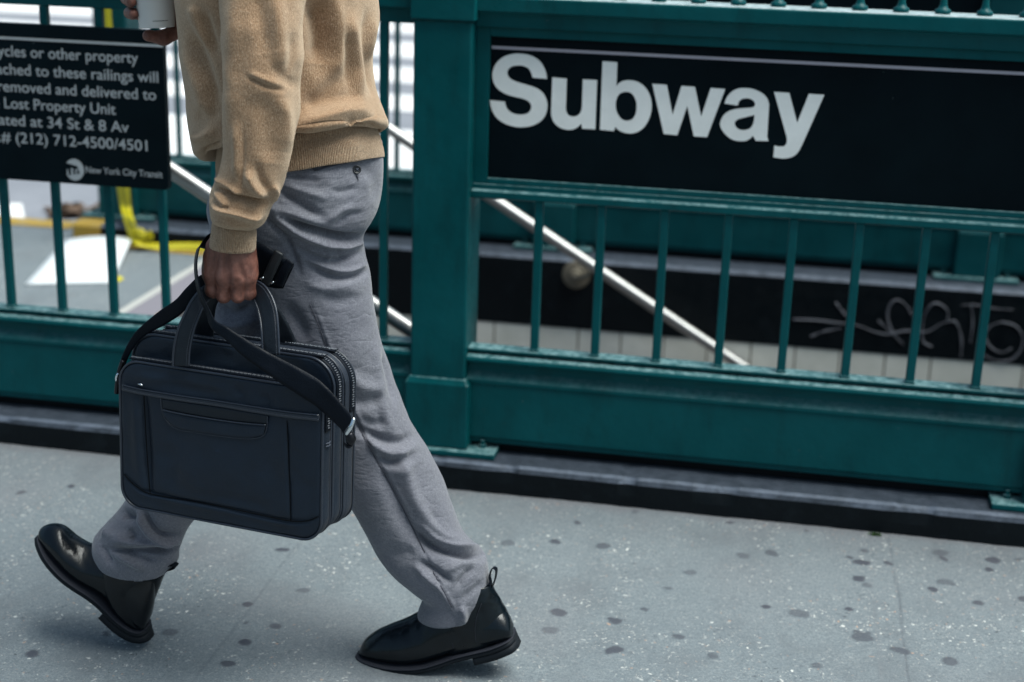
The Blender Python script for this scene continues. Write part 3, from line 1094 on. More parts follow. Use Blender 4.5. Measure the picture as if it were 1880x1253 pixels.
nb = MB()
poly_prism(nb, [rrect(nx0, nx1, nz0, nz1, 0.012)], YN, YN+0.02)
nb.build('notice_panel', SIGN, no, bevel=0.0012, seg=1)
nl = MB()
za = U(299, 85, YN)[2]
nl.box((nx0+0.01, YN-0.0012, za-0.003), (U(299, 85, YN)[0], YN-0.0002, za+0.003))
nl.build('white_stripe', LETTER2, no)


def text_mesh(body, bold=0.012):
    cu = bpy.data.curves.new('t', 'FONT')
    cu.body = body
    cu.size = 1.0
    cu.offset = bold*0.5
    cu.extrude = 0.0
    ob = bpy.data.objects.new('t', cu)
    COL.objects.link(ob)
    dg = bpy.context.evaluated_depsgraph_get()
    dg.update()
    me = bpy.data.meshes.new_from_object(ob.evaluated_get(dg))
    V = np.zeros(len(me.vertices)*3)
    me.vertices.foreach_get('co', V)
    F = [tuple(p.vertices) for p in me.polygons]
    bpy.data.objects.remove(ob)
    bpy.data.meshes.remove(me)
    return V.reshape(-1, 3), F


def text_line(mb, prefix, part, xl, xr, zb, h, y):
    """part spans xl..xr in metres on baseline zb, prefix continues to its left"""
    Vp, Fp = text_mesh(part)
    w = Vp[:, 0].max()-Vp[:, 0].min()
    sx = (xr-xl)/w
    full, F = text_mesh(prefix+part) if prefix else (Vp, Fp)
    off = full[:, 0].max()
    X = xr+(full[:, 0]-off)*sx
    Z = zb+full[:, 1]*h
    mb.add(np.stack([X, np.full(len(X), y), Z], -1), F)


nt_ = MB()
for pre, part, l, r, by in (('Bicycles ', 'or other property', 57, 254, 102.7), ('attached ', 'to these railings will', 66, 291, 136.2), ('be removed ', 'and delivered to', 103, 287, 168.2),
                            ('the ', 'Lost Property Unit', 9, 213, 198.6), ('located ', 'at 34 St & 8 Av', 57, 237, 230.0), ('TEL.# ', '(212) 712-4500/4501', 30, 271, 261.8)):
    xl = U(l, by+0.055*l, YN)[0]
    xr = U(r, by+0.055*r, YN)[0]
    zb = U((l+r)/2, by+0.055*(l+r)/2, YN)[2]
    text_line(nt_, pre, part, xl, xr, zb, 0.039, YN-0.001)
xl, xr = U(158, 320, YN)[0], U(299, 328, YN)[0]
text_line(nt_, '', 'New York City Transit', xl, xr, U(228, 322, YN)[2], 0.024, YN-0.001)
nt_.build('lettering', LETTER2, no)
dc = U(137, 312, YN)
db = MB()
th = np.linspace(0, 2*np.pi, 40, endpoint=False)
poly_prism(db, [np.stack([dc[0]+0.0255*np.cos(th), dc[2]+0.0275*np.sin(th)], -1)], YN-0.0012, YN-0.0002)
db.build('round_emblem', LETTER2, no)
de = MB()
em = lambda a, b: (dc[0]+a*0.0255, dc[2]+b*0.0275)
poly_prism(de, [np.array([em(-1.02, 0.62), em(-0.35, 0.5), em(0.35, 0.35), em(0.42, 0.05), em(0.1, 0.1), em(0.08, -0.4), em(-0.12, -0.45), em(-0.12, 0.14), em(-0.38, 0.18), em(-0.38, -0.5), em(-0.62, -0.55), em(-0.64, 0.0), em(-0.8, 0.05), em(-0.85, -0.55), em(-1.02, -0.5)])], YN-0.0018, YN-0.0013)
poly_prism(de, [np.array([em(0.2, -0.42), em(0.34, 0.0), em(0.46, 0.0), em(0.56, -0.35), em(0.44, -0.37), em(0.36, -0.22), em(0.3, -0.4)])], YN-0.0018, YN-0.0013)
de.build('emblem_letters', SIGN, no)

# ================================================================== things behind the railing on the left
pb = MB()
c4 = [on(45, 522, 2, 0.006), on(205, 519, 2, 0.006), on(243, 437, 2, 0.045), on(118, 440, 2, 0.03)]
A_ = np.array(c4)
gridp = []
for i in range(9):
    for j in range(9):
        s_, t_ = i/8, j/8
        p = (A_[0]*(1-s_)+A_[1]*s_)*(1-t_)+(A_[3]*(1-s_)+A_[2]*s_)*t_
        p = p+np.array([0, 0, 0.012*math.sin(s_*3.1)*t_])
        gridp.append(p)
F = [(i*9+j, (i+1)*9+j, (i+1)*9+j+1, i*9+j+1) for i in range(8) for j in range(8)]
pb.add(gridp, F)
o = pb.build('paper_sheet', PAPER, None, smooth=True)
md = o.modifiers.new('thick', 'SOLIDIFY')
md.thickness = 0.004
tag(o, 'large white sheet of paper lying on the concrete behind the bars', 'paper')


def ribbon(A, B, th=0.003, n=60, uvlen=True):
    """strap between two edge polylines (world points); returns MB"""
    A = crv(np.array(A), n)
    B = crv(np.array(B), n)
    C_ = (A+B)/2
    T = np.gradient(C_, axis=0)
    T /= np.linalg.norm(T, axis=1, keepdims=True)+1e-9
    Wv = B-A
    N = np.cross(T, Wv)
    N /= np.linalg.norm(N, axis=1, keepdims=True)+1e-9
    # smooth the normals so that narrow twists stay clean
    for _ in range(6):
        N = np.vstack([N[:1], (N[:-2]+2*N[1:-1]+N[2:])/4, N[-1:]])
        N /= np.linalg.norm(N, axis=1, keepdims=True)+1e-9
    h = th/2
    K = 7
    L, uvs = [], []
    s_ = np.concatenate([[0], np.cumsum(np.linalg.norm(np.diff(C_, axis=0), axis=1))])
    for i in range(n):
        ring = []
        for k in range(K):
            f = k/(K-1)
            e = h*(1 if 0 < k < K-1 else 0.45)
            ring.append(A[i]*(1-f)+B[i]*f+N[i]*e)
            uvs.append((f, s_[i]))
        for k in range(K-1, -1, -1):
            f = k/(K-1)
            e = h*(1 if 0 < k < K-1 else 0.45)
            ring.append(A[i]*(1-f)+B[i]*f-N[i]*e)
            uvs.append((f, s_[i]))
        L.append(ring)
    mb = MB()
    mb.loops(L, uv=uvs)
    return mb


def px(L, dflt=None):
    return [U(*(p if len(p) == 3 else (*p, dflt))) for p in L]


tp = thing('caution_tape', 'yellow printed barrier tape hanging from the far railing post and trailing along the kerb', 'tape')
YT = Y2-0.10
A = px([(184, -30, YT), (183, 15, YT), (184, 60, YT), (200, 200, YT), (213, 330, YT), (220, 375, YT), (226, 400, YF-0.05), (238, 440, YF-0.05)])
B = px([(204, -30, YT), (203, 15, YT), (206, 60, YT), (222, 200, YT), (237, 345, YT-0.02), (241, 385, YT-0.02), (247, 405, YF-0.09), (262, 446, YF-0.07)])
ribbon(A, B, 0.002).build('hanging_tape', TAPE, tp, smooth=True)
A = px([(228, 400, YF-.06), (240, 425, YF-.06), (262, 443, YF-.06), (290, 447, YF-.05), (330, 446, YF-.04), (372, 447, YF-.03), (430, 452, YF-.03), (500, 460, YF-.03)])
B = px([(240, 452, YF-.10), (256, 452, YF-.12), (276, 456, YF-.10), (300, 459, YF-.08), (335, 459, YF-.06), (374, 461, YF-.05), (430, 466, YF-.05), (500, 474, YF-.05)])
ribbon(A, B, 0.002).build('trailing_tape', TAPE, tp, smooth=True)
kn = MB()
for i in range(5):
    c = U(246+i*5, 438+i*2, YF-0.09)
    a = rng.uniform(0, 6.28, 12)
    pts = [c+0.022*np.array([math.cos(q), 0.5*math.sin(2*q), math.sin(q)])+rng.uniform(-0.012, 0.012, 3) for q in np.linspace(0, 5, 7)]
    A2 = np.array(pts)
    kn2 = ribbon(A2, A2+np.array([0.006, 0.004, 0.022]), 0.0015, 24)
    kn.add(np.vstack(kn2.v), kn2.f, np.vstack(kn2.uv))
kn.build('tape_knot', TAPE, tp, smooth=True)
sc_ = MB()
c = on(216, 512, 2, 0.006)
sc_.add([c+np.array([r_*math.cos(a), 1.6*r_*math.sin(a), 0.006*math.sin(3*a)]) for a, r_ in zip(np.linspace(0, 6.28, 9)[:-1], (0.022, 0.016, 0.026, 0.018, 0.024, 0.015, 0.022, 0.018))], [tuple(range(8))])
o = sc_.build('tape_scrap', TAPE, None)
md = o.modifiers.new('thick', 'SOLIDIFY')
md.thickness = 0.003
tag(o, 'small torn scrap of yellow tape by the corner of the white paper', 'tape scrap')

# litter heap on the street beyond the kerb end
lh = MB()
for i in range(150):
    q = on(rng.normal(128, 18), 390+rng.uniform(-6, 8), 2, -0.12)
    q[2] += abs(rng.normal(0, 0.015))
    a = rng.uniform(0, 6.28)
    e1 = np.array([math.cos(a), math.sin(a), rng.uniform(-.5, .5)])*rng.uniform(0.02, 0.05)
    e2 = np.array([-math.sin(a), math.cos(a), rng.uniform(-.5, .5)])*rng.uniform(0.012, 0.03)
    lh.add([q-e1, q-e2, q+e1, q+e2], [(0, 1, 2, 3)])
o = lh.build('leaf_litter', LITTER, None)
o['kind'] = 'stuff'
o['label'] = 'brown leaf litter on the street beyond the yellow kerb end'

# moss tufts at the kerb foot
ms = MB()
for gx, gy, wpx in ((1607, 983, 9), (1790, 989, 16), (1845, 992, 10)):
    c = on(gx, gy, 2, 0.0)
    for i in range(70):
        q = c+np.array([rng.normal(0, wpx/1500), rng.normal(0, 0.004), 0])
        a = rng.uniform(0, 6.28)
        t_ = np.array([math.cos(a)*0.002, math.sin(a)*0.002, 0])
        ms.add([q-t_, q+t_, q+np.array([rng.normal(0, .003), rng.normal(0, .003), rng.uniform(0.004, 0.01)])], [(0, 1, 2)])
o = ms.build('moss', MOSS, None)
o['kind'] = 'stuff'
o['label'] = 'thin green moss in the crack where pavement meets kerb'

# ================================================================== THE WALKING PERSON
def loft(secs, n=160, k=120, ex=2.2, cap0=True, cap1=True):
    """secs: (xl,yl, xr,yr, yc, depth, tilt) in photo pixels / metres.  Elliptic rings facing the local view direction."""
    Cs, As, Ds = [], [], []
    for s_ in secs:
        xl, yl, xr, yr, yc, d, t = (list(s_)+[0.0])[:7]
        C_ = U((xl+xr)/2, (yl+yr)/2, yc)
        h = C_-CAM
        h[2] = 0
        h /= np.linalg.norm(h)

        def onp(x, y):
            r = ray(x, y)
            return CAM+r*(((C_-CAM) @ h)/(r @ h))
        Lp, Rp = onp(xl, yl), onp(xr, yr)
        Cs.append((Lp+Rp)/2)
        As.append((Rp-Lp)/2)
        Ds.append(-h*d+np.array([0, 0, t]))
    Cs, As, Ds = [crv(np.array(q), n) for q in (Cs, As, Ds)]
    th = np.linspace(0, 2*np.pi, k, endpoint=False)
    c, s2 = np.cos(th), np.sin(th)
    e = 2/ex
    c = np.sign(c)*np.abs(c)**e
    s2 = np.sign(s2)*np.abs(s2)**e
    L = Cs[:, None]+As[:, None]*c[None, :, None]+Ds[:, None]*s2[None, :, None]
    per = np.linalg.norm(np.diff(L, axis=1), axis=2).sum(1).mean()
    ln_ = np.concatenate([[0], np.cumsum(np.linalg.norm(np.diff(Cs, axis=0), axis=1))])
    uv = np.stack([np.broadcast_to((np.abs(np.linspace(-1, 1, k))*per/2)[None], (n, k)), np.broadcast_to(ln_[:, None], (n, k))], -1).reshape(-1, 2)+0.01
    mb = MB()
    mb.loops(L, cap0=cap0, cap1=cap1, uv=uv)
    return mb, L


def grid_normals(L):
    du = np.roll(L, -1, 1)-np.roll(L, 1, 1)
    dv = np.gradient(L, axis=0)
    N = np.cross(du, dv)
    N /= np.linalg.norm(N, axis=2, keepdims=True)+1e-9
    C_ = L.mean(1, keepdims=True)
    sg = np.sign((N*(L-C_)).sum(2).mean())
    return N*sg


def poly_d(P, pl):
    """distance, signed side and parameter of 2-d points P to polyline pl"""
    best = np.full(len(P), 1e9)
    side = np.zeros(len(P))
    par = np.zeros(len(P))
    m = len(pl)-1
    for i in range(m):
        a, b = pl[i], pl[i+1]
        ab = b-a
        t = np.clip(((P-a) @ ab)/(ab @ ab), 0, 1)
        q = P-(a+t[:, None]*ab)
        d = np.hypot(q[:, 0], q[:, 1])
        c = ab[0]*q[:, 1]-ab[1]*q[:, 0]
        u = d < best
        best[u] = d[u]
        side[u] = np.sign(c[u])
        par[u] = (i+t[u])/m
    return best, side, par


def sculpt(V, N, strokes, gain=1.0):
    """press folds into the cloth: every stroke is a crease line; width in px, height in metres.
    kind 'g' = plain, 'f' = fold (raised lip on the left of the line, valley on the right)"""
    P = project(V)
    toc = CAM-V
    toc /= np.linalg.norm(toc, axis=1, keepdims=True)
    fac = np.clip(((N*toc).sum(1)-0.02)*4, 0, 1)
    D = np.zeros(len(V))
    for s_ in strokes:
        pl, w, h = s_[0], s_[1], s_[2]
        kind = s_[3] if len(s_) > 3 else 'g'
        pl = crv(np.array(pl, float), max(8, 5*len(pl))) if len(pl) > 2 else np.array(pl, float)
        lo, hi = pl.min(0)-4*w, pl.max(0)+4*w
        m = np.all((P > lo) & (P < hi), axis=1) & (fac > 0)
        if not m.any():
            continue
        d, sd_, t = poly_d(P[m], pl)
        tp_ = np.clip(np.minimum(t, 1-t)*4+0.12, 0, 1)**0.7
        if kind == 'f':
            s1 = d*sd_/w
            pr = -1.5*s1*np.exp(-s1*s1*0.9)
        elif kind == 'c':      # sharp crease
            pr = np.exp(-np.abs(d/w)**1.2)
        else:
            pr = np.exp(-(d/w)**2)
        D[m] += gain*h*pr*tp_*fac[m]
    return V+N*D[:, None]


def cloth(secs, strokes, n, k, amp=0.002, sc=0.05, seed=0, gain=1.0, **kw):
    mb, L = loft(secs, n, k, **kw)
    shp = L.shape
    N = grid_normals(L).reshape(-1, 3)
    V = L.reshape(-1, 3)
    V = V+N*(amp*vnoise(V, sc, seed)+amp*0.5*vnoise(V, sc*0.45, seed+1))[:, None]
    V = sculpt(V, N, strokes, gain)
    mb.v[0] = V
    return mb, V.reshape(shp), N.reshape(shp)


def snap(px_, py_, V, lift=0.0):
    """world point of a cloth surface under a photo pixel"""
    P = project(V.reshape(-1, 3))
    q = V.reshape(-1, 3)
    m = (q-CAM) @ WW
    d = np.hypot(P[:, 0]-px_, P[:, 1]-py_)
    c = np.argsort(d)[:12]
    i = c[np.argmin(m[c])]
    p = q[i]
    r = ray(px_, py_)
    t = ((p-CAM) @ WW)
    return CAM+r*(t-lift)


person = thing('person', 'person in tan sweater, grey trousers and black boots walking left with a bag', 'person', tuple(U(600, 1200, -0.93)))
person.location = (0, 0, 0)

# ---- boots -------------------------------------------------------------
def boot(secs, yc, strokes, n=110, k=64, ex=2.35):
    """secs (Tx,Ty, Bx,By, halfwidth): ridge point and near lower edge of the upper, toe to heel"""
    Cs, As, Ds = [], [], []
    for Tx, Ty, Bx, By, hw in secs:
        T_ = U(Tx, Ty, yc-hw*0.15)
        B_ = U(Bx, By, yc-hw*0.8)
        B_[1] = yc
        T_[1] = yc
        Cs.append((T_+B_)/2)
        As.append((T_-B_)/2)
        Ds.append(np.array([0.15*hw, -hw, 0]))
    Cs, As, Ds = [crv(np.array(q), n) for q in (Cs, As, Ds)]
    th = np.linspace(0, 2*np.pi, k, endpoint=False)
    c, s2 = np.cos(th), np.sin(th)
    # lower half squarer than the upper half
    el = np.where(c < 0, 2/3.6, 2/2.1)
    cc = np.sign(c)*np.abs(c)**el
    ss = np.sign(s2)*np.abs(s2)**(2/2.3)
    # narrower towards the ridge
    wf = np.where(c > 0, 1-0.36*c, 1.0)
    L = Cs[:, None]+As[:, None]*cc[None, :, None]+Ds[:, None]*(ss*wf)[None, :, None]
    N = grid_normals(L)
    V = L.reshape(-1, 3)
    V = sculpt(V, N.reshape(-1, 3), strokes)
    mb = MB()
    mb.loops(V.reshape(L.shape))
    return mb, L


def sole_from(pts_top, yc, th_, heel_i, hh, name_parent, n=90):
    """pts_top: near-edge polyline of the sole (toe->heel) px with half widths; real sole thickness th_, heel block from heel_i with height hh.
    'down' is perpendicular to the local sole line."""
    P = np.array([U(x, y, yc-hw) for x, y, hw in pts_top])
    HW = np.array([hw for _, _, hw in pts_top])
    C_ = P.copy()
    C_[:, 1] = yc
    C_ = crv(C_, n)
    HW = crv(HW[:, None], n)[:, 0]
    T = np.gradient(C_, axis=0)
    T /= np.linalg.norm(T, axis=1, keepdims=True)
    dn = np.cross(T, np.array([0, 1.0, 0]))
    if dn[n//2][2] > 0:
        dn = -dn
    for _ in range(5):
        dn = np.vstack([dn[:1], (dn[:-2]+dn[1:-1]+dn[2:])/3, dn[-1:]])
    Y = np.array([0, 1.0, 0])

    def slab(i0, i1, d0, d1, grow, m, nm, par):
        L = []
        r_ = 7
        for i in range(i0, i1+1):
            w = HW[i]+grow
            ring = []
            for yy, dd in ((-w, d0+0.0008), (-w-0.0006, (d0+d1)/2), (-w, d1-0.0008), (-w+0.003, d1), (w-0.003, d1), (w, d1-0.0008), (w+0.0006, (d0+d1)/2), (w, d0+0.0008), (w-0.003, d0), (-w+0.003, d0)):
                ring.append(C_[i]+Y*yy+dn[i]*dd)
            L.append(ring)
        mb = MB()
        mb.loops(L)
        return mb.build(nm, m, par, smooth=True)
    so = slab(0, n-1, 0.0, th_, 0.0025, SOLE, 'sole', name_parent)
    slab(0, n-1, -0.0035, -0.0002, 0.0042, WELT, 'welt', name_parent)
    hi = int(heel_i*n)
    slab(hi, n-1, th_+0.0003, hh, 0.0012, SOLE, 'heel_block', name_parent)


def boots_build(upper, shaft, yc, stk, stks, solepts, heel_i, hh, tab, extra=()):
    mb, L = boot(upper, yc, stk)
    b = mb.build('boot', LEATHER, person, smooth=True)
    m2, L2, N2 = cloth(shaft, stks, 60, 80, amp=0.0008, sc=0.02, ex=2.1)
    m2.build('boot_shaft', LEATHER, b, smooth=True)
    for L_ in extra:
        q_ = MB()
        q_.tube([snap(x, y, L2, 0.0004) for x, y in crv(L_, 24)], 0.0007, 5)
        q_.build('stitching', WELT, b, smooth=True)
    sole_from(solepts, yc, 0.0085, heel_i, hh, b)
    A, B = tab
    ribbon(A, B, 0.0018, 30).build('pull_tab', WEB, b, smooth=True)
    return b


# trailing (near) boot, flat on the ball of the foot
YB = -0.965
up = [(659, 1196, 659, 1203, 0.010), (668, 1178, 667, 1210, 0.024), (688, 1163, 686, 1217, 0.036), (715, 1151, 712, 1223, 0.044), (742, 1141, 738, 1226, 0.048), (770, 1126, 768, 1224, 0.049),
      (800, 1106, 800, 1216, 0.047), (832, 1098, 833, 1206, 0.043), (862, 1102, 864, 1199, 0.039), (890, 1108, 893, 1192, 0.037), (914, 1116, 916, 1184, 0.034), (932, 1130, 932, 1176, 0.028), (942, 1148, 941, 1167, 0.014)]
sh = [(826, 1062, 903, 1070, YB, 0.034), (826, 1072, 911, 1088, YB, 0.037), (822, 1090, 921, 1104, YB, 0.040), (816, 1115, 932, 1124, YB, 0.041), (806, 1150, 940, 1146, YB, 0.041), (800, 1175, 941, 1164, YB, 0.038), (806, 1195, 935, 1178, YB, 0.032)]
stk = [([(742, 1128), (752, 1152), (748, 1185)], 9, -0.0016), ([(764, 1122), (774, 1150), (768, 1190)], 10, -0.0016), ([(700, 1148), (705, 1180)], 12, 0.001)]
stks = [([(880, 1110), (890, 1150), (878, 1190)], 3, -0.001), ([(905, 1075), (920, 1110), (935, 1140)], 6, 0.001)]
so = [(653, 1206, 0.008), (660, 1214, 0.022), (680, 1222, 0.036), (710, 1229, 0.045), (742, 1231, 0.049), (772, 1229, 0.049), (802, 1221, 0.046), (834, 1210, 0.042), (866, 1202, 0.039), (896, 1195, 0.037), (918, 1187, 0.034), (934, 1179, 0.027), (943, 1170, 0.012)]
tabA = [U(893, 1090, YB-.012), U(899, 1075, YB-.01), U(897, 1060, YB-.01), U(902, 1046, YB-.008), U(909, 1048, YB-.004), U(908, 1062, YB-.002), U(903, 1078, YB-.004)]
tabB = [p+np.array([0.002, 0.012, 0.0]) for p in tabA]
boots_build(up, sh, YB, stk, stks, so, 0.66, 0.024, (tabA, tabB), (((884, 1108), (876, 1130), (872, 1155), (874, 1180)), ((830, 1150), (828, 1170), (832, 1190))))



# leading (far) boot, heel about to strike
YC = -1.03
up = [(70, 983, 70, 986, 0.008), (74, 971, 75, 1000, 0.022), (92, 965, 88, 1023, 0.035), (112, 970, 103, 1042, 0.043), (134, 989, 120, 1060, 0.047), (160, 1003, 142, 1077, 0.047), (190, 1009, 168, 1093, 0.043),
      (226, 1015, 190, 1112, 0.040), (262, 1028, 208, 1132, 0.039), (282, 1062, 226, 1148, 0.036), (282, 1100, 243, 1157, 0.032), (277, 1130, 258, 1158, 0.024), (270, 1145, 267, 1152, 0.010)]
sh = [(196, 1016, 306, 1044, YC, 0.034), (188, 1030, 301, 1058, YC, 0.037), (184, 1050, 293, 1078, YC, 0.040), (186, 1075, 284, 1100, YC, 0.041), (194, 1100, 278, 1120, YC, 0.040), (208, 1122, 272, 1136, YC, 0.036), (226, 1138, 266, 1148, YC, 0.030)]
stk = [([(130, 985), (148, 1020), (158, 1050)], 9, -0.0018), ([(150, 1000), (172, 1035)], 9, -0.0012)]
so = [(68, 984, 0.007), (70, 998, 0.022), (80, 1022, 0.036), (96, 1044, 0.044), (116, 1064, 0.048), (138, 1080, 0.047), (163, 1096, 0.043), (184, 1113, 0.040), (203, 1132, 0.038), (222, 1149, 0.036), (240, 1160, 0.032), (256, 1163, 0.025), (269, 1156, 0.010)]
tabA = [U(286, 1052, YC-.01), U(300, 1044, YC-.01), U(312, 1040, YC-.01), U(320, 1042, YC-.008), U(318, 1046, YC-.006), U(305, 1050, YC-.004)]
tabB = [p+np.array([0.0, 0.02, 0.0]) for p in tabA]
boots_build(up, sh, YC, stk, [], so, 0.63, 0.024, (tabA, tabB))

# ---- trousers ----------------------------------------------------------
NEAR = [(400, 285, 700, 258, -.93, .150), (398, 318, 703, 286, -.935, .158), (388, 350, 702, 330, -.945, .160), (380, 385, 693, 384, -.955, .155), (392, 425, 669, 428, -.965, .135), (418, 470, 671, 464, -.972, .115),
        (452, 520, 682, 506, -.975, .104), (480, 570, 688, 560, -.975, .098), (500, 620, 698, 615, -.975, .094), (520, 670, 713, 668, -.972, .090), (542, 725, 731, 718, -.97, .086), (565, 780, 755, 776, -.968, .084),
        (594, 838, 790, 832, -.965, .082), (628, 895, 815, 884, -.962, .080), (650, 935, 833, 932, -.962, .078), (674, 985, 850, 976, -.96, .077), (700, 1030, 872, 1004, -.96, .076), (722, 1054, 892, 1024, -.96, .074),
        (752, 1078, 897, 1054, -.96, .070), (777, 1096, 895, 1082, -.96, .066), (774, 1112, 888, 1100, -.96, .064), (768, 1127, 879, 1116, -.96, .063), (769, 1131, 876, 1119, -.96, .060)]
ST_N = [
    ([(521, 398), (556, 416), (604, 433), (639, 439), (664, 434)], 8, -0.015, 'g'),
    ([(505, 398), (545, 424), (590, 443), (630, 450), (668, 444)], 7, 0.010, 'g'),
    ([(470, 372), (500, 384), (545, 398), (590, 412)], 9, 0.006, 'g'),
    ([(540, 452), (580, 474), (620, 478), (668, 462)], 6, -0.006, 'g'),
    ([(560, 470), (600, 492), (639, 500), (672, 486)], 6, 0.005, 'g'),
    ([(565, 488), (613, 508), (650, 506), (680, 494)], 7, -0.006, 'g'),
    ([(600, 450), (606, 470), (604, 486)], 4, 0.003, 'g'),
    ([(616, 452), (628, 470), (640, 474)], 4, -0.003, 'g'),
    ([(508, 346), (535, 364), (560, 380), (590, 398)], 8, -0.008, 'g'),
    ([(520, 340), (560, 352), (600, 366)], 7, 0.004, 'g'),
    ([(530, 318), (560, 328), (590, 334)], 7, -0.005, 'g'),
    ([(540, 336), (575, 345), (600, 342)], 6, -0.003, 'g'),
    ([(610, 350), (630, 352), (660, 344)], 7, -0.003, 'g'),
    ([(602, 408), (625, 388), (650, 380)], 6, 0.0035, 'g'),
    ([(612, 418), (640, 396), (665, 392)], 5, -0.003, 'g'),
    ([(660, 300), (690, 330), (690, 370)], 12, -0.003, 'g'),
    ([(512, 350), (513, 380), (517, 408)], 2.0, -0.0022, 'c'),
    ([(480, 392), (505, 418), (524, 437), (540, 470), (552, 504)], 5, -0.006, 'g'),
    ([(590, 545), (620, 552), (660, 545)], 10, -0.003, 'g'),
    ([(560, 520), (600, 530), (650, 525)], 9, 0.003, 'g'),
    ([(520, 560), (545, 590), (560, 630)], 14, -0.006, 'g'),
    ([(568, 558), (580, 585), (590, 612), (602, 645), (620, 690), (640, 740), (665, 795), (681, 827), (709, 876), (740, 935), (762, 978), (795, 1047), (831, 1120)], 2.0, -0.0022, 'c'),
    ([(574, 556), (586, 583), (596, 610), (608, 643), (626, 688), (646, 738), (671, 793), (687, 825), (715, 874), (746, 933), (768, 976), (801, 1045)], 4.0, 0.0012, 'g'),
    ([(705, 650), (716, 690), (726, 740)], 7, -0.006, 'g'),
    ([(690, 640), (696, 690), (704, 750), (722, 795)], 9, 0.004, 'g'),
    ([(640, 690), (665, 710), (700, 715)], 12, 0.005, 'g'),
    ([(640, 735), (670, 740), (700, 730)], 10, -0.004, 'g'),
    ([(660, 770), (690, 780), (705, 770)], 8, -0.004, 'g'),
    ([(648, 775), (672, 796), (705, 808), (735, 812), (760, 800)], 9, -0.009, 'g'),
    ([(665, 790), (700, 826), (730, 832), (765, 820)], 8, 0.006, 'g'),
    ([(690, 838), (715, 850), (745, 842)], 8, -0.006, 'g'),
    ([(705, 860), (735, 866), (765, 850)], 9, 0.003, 'g'),
    ([(728, 820), (745, 870), (760, 915), (785, 955), (822, 985), (860, 1004)], 12, 0.007, 'g'),
    ([(700, 860), (722, 905), (742, 955), (775, 992), (815, 1010)], 14, -0.007, 'g'),
    ([(790, 940), (805, 965), (830, 985)], 8, -0.003, 'g'),
    ([(766, 980), (790, 1002), (820, 1014), (860, 1022), (893, 1018)], 6, -0.010, 'g'),
    ([(770, 962), (800, 990), (840, 1004), (890, 1004)], 6, 0.006, 'g'),
    ([(772, 1032), (800, 1048), (828, 1070)], 6, -0.008, 'g'),
    ([(762, 1040), (785, 1062), (812, 1085), (838, 1128)], 6, 0.005, 'g'),
    ([(838, 1078), (852, 1060), (868, 1040)], 6, -0.006, 'g'),
    ([(820, 1050), (845, 1036), (880, 1036)], 8, 0.005, 'g'),
    ([(795, 1050), (812, 1080), (836, 1124)], 2.0, -0.003, 'c'),
    ([(850, 1100), (868, 1085), (885, 1070)], 6, -0.003, 'g'),
    ([(845, 1112), (850, 1128), (846, 1145)], 7, 0.006, 'g'),
    ([(700, 1010), (735, 1020), (760, 1010)], 14, -0.004, 'g'),
]
mbN, VN, NN = cloth(NEAR, ST_N, 460, 250, gain=1.6, amp=0.0022, sc=0.055, seed=3, ex=2.15, cap0=False, cap1=False)
FAR = [(400, 300, 660, 290, -.88, .13), (392, 345, 650, 340, -.878, .125), (386, 400, 630, 400, -.872, .115), (384, 460, 600, 455, -.872, .105), (386, 530, 580, 530, -.875, .098), (384, 600, 562, 610, -.885, .094), (372, 670, 540, 690, -.90, .090),
       (350, 740, 510, 762, -.918, .086), (318, 800, 470, 825, -.938, .083), (285, 850, 430, 872, -.956, .080), (252, 892, 388, 915, -.975, .078), (229, 926, 354, 950, -.99, .076), (210, 950, 338, 982, -1.0, .075),
       (190, 970, 331, 1004, -1.01, .074), (172, 992, 330, 1020, -1.018, .072), (169, 1014, 320, 1032, -1.024, .069), (180, 1036, 308, 1042, -1.028, .064), (193, 1043, 300, 1041, -1.03, .059)]
ST_F = [
    ([(202, 1008), (240, 1012), (290, 1012), (326, 1006)], 6, -0.010, 'g'),
    ([(200, 996), (245, 998), (290, 1000), (325, 1012)], 5, 0.004, 'g'),
    ([(255, 943), (262, 962), (276, 982), (300, 996), (330, 996)], 6, 0.009, 'g'),
    ([(262, 935), (275, 962), (295, 982), (325, 985)], 7, -0.009, 'g'),
    ([(224, 944), (236, 946), (248, 950)], 8, -0.010, 'g'),
    ([(236, 972), (246, 984), (240, 992)], 6, -0.006, 'g'),
    ([(190, 975), (205, 985), (235, 990)], 9, 0.006, 'g'),
    ([(212, 1018), (238, 1032), (264, 1046)], 6, 0.006, 'g'),
    ([(222, 1014), (255, 1022), (290, 1030)], 6, -0.006, 'g'),
    ([(186, 1000), (196, 1020), (206, 1036)], 6, -0.005, 'g'),
    ([(400, 560), (430, 575), (465, 560)], 9, -0.005, 'g'),
    ([(395, 590), (430, 600), (470, 590)], 8, 0.004, 'g'),
    ([(400, 615), (440, 625), (480, 612)], 8, -0.004, 'g'),
]
mbF, VF, NF = cloth(FAR, ST_F, 380, 200, gain=1.9, amp=0.0022, sc=0.055, seed=9, ex=2.15, cap0=False, cap1=False)
tm = MB()
tm.add(mbN.v[0], mbN.f, mbN.uv[0])
tm.add(mbF.v[0], mbF.f, mbF.uv[0]+0.5)
tro = tm.build('trousers', TROUSER, person, smooth=True)
md = tro.modifiers.new('cloth_thickness', 'SOLIDIFY')
md.thickness = 0.0018
md.offset = -1


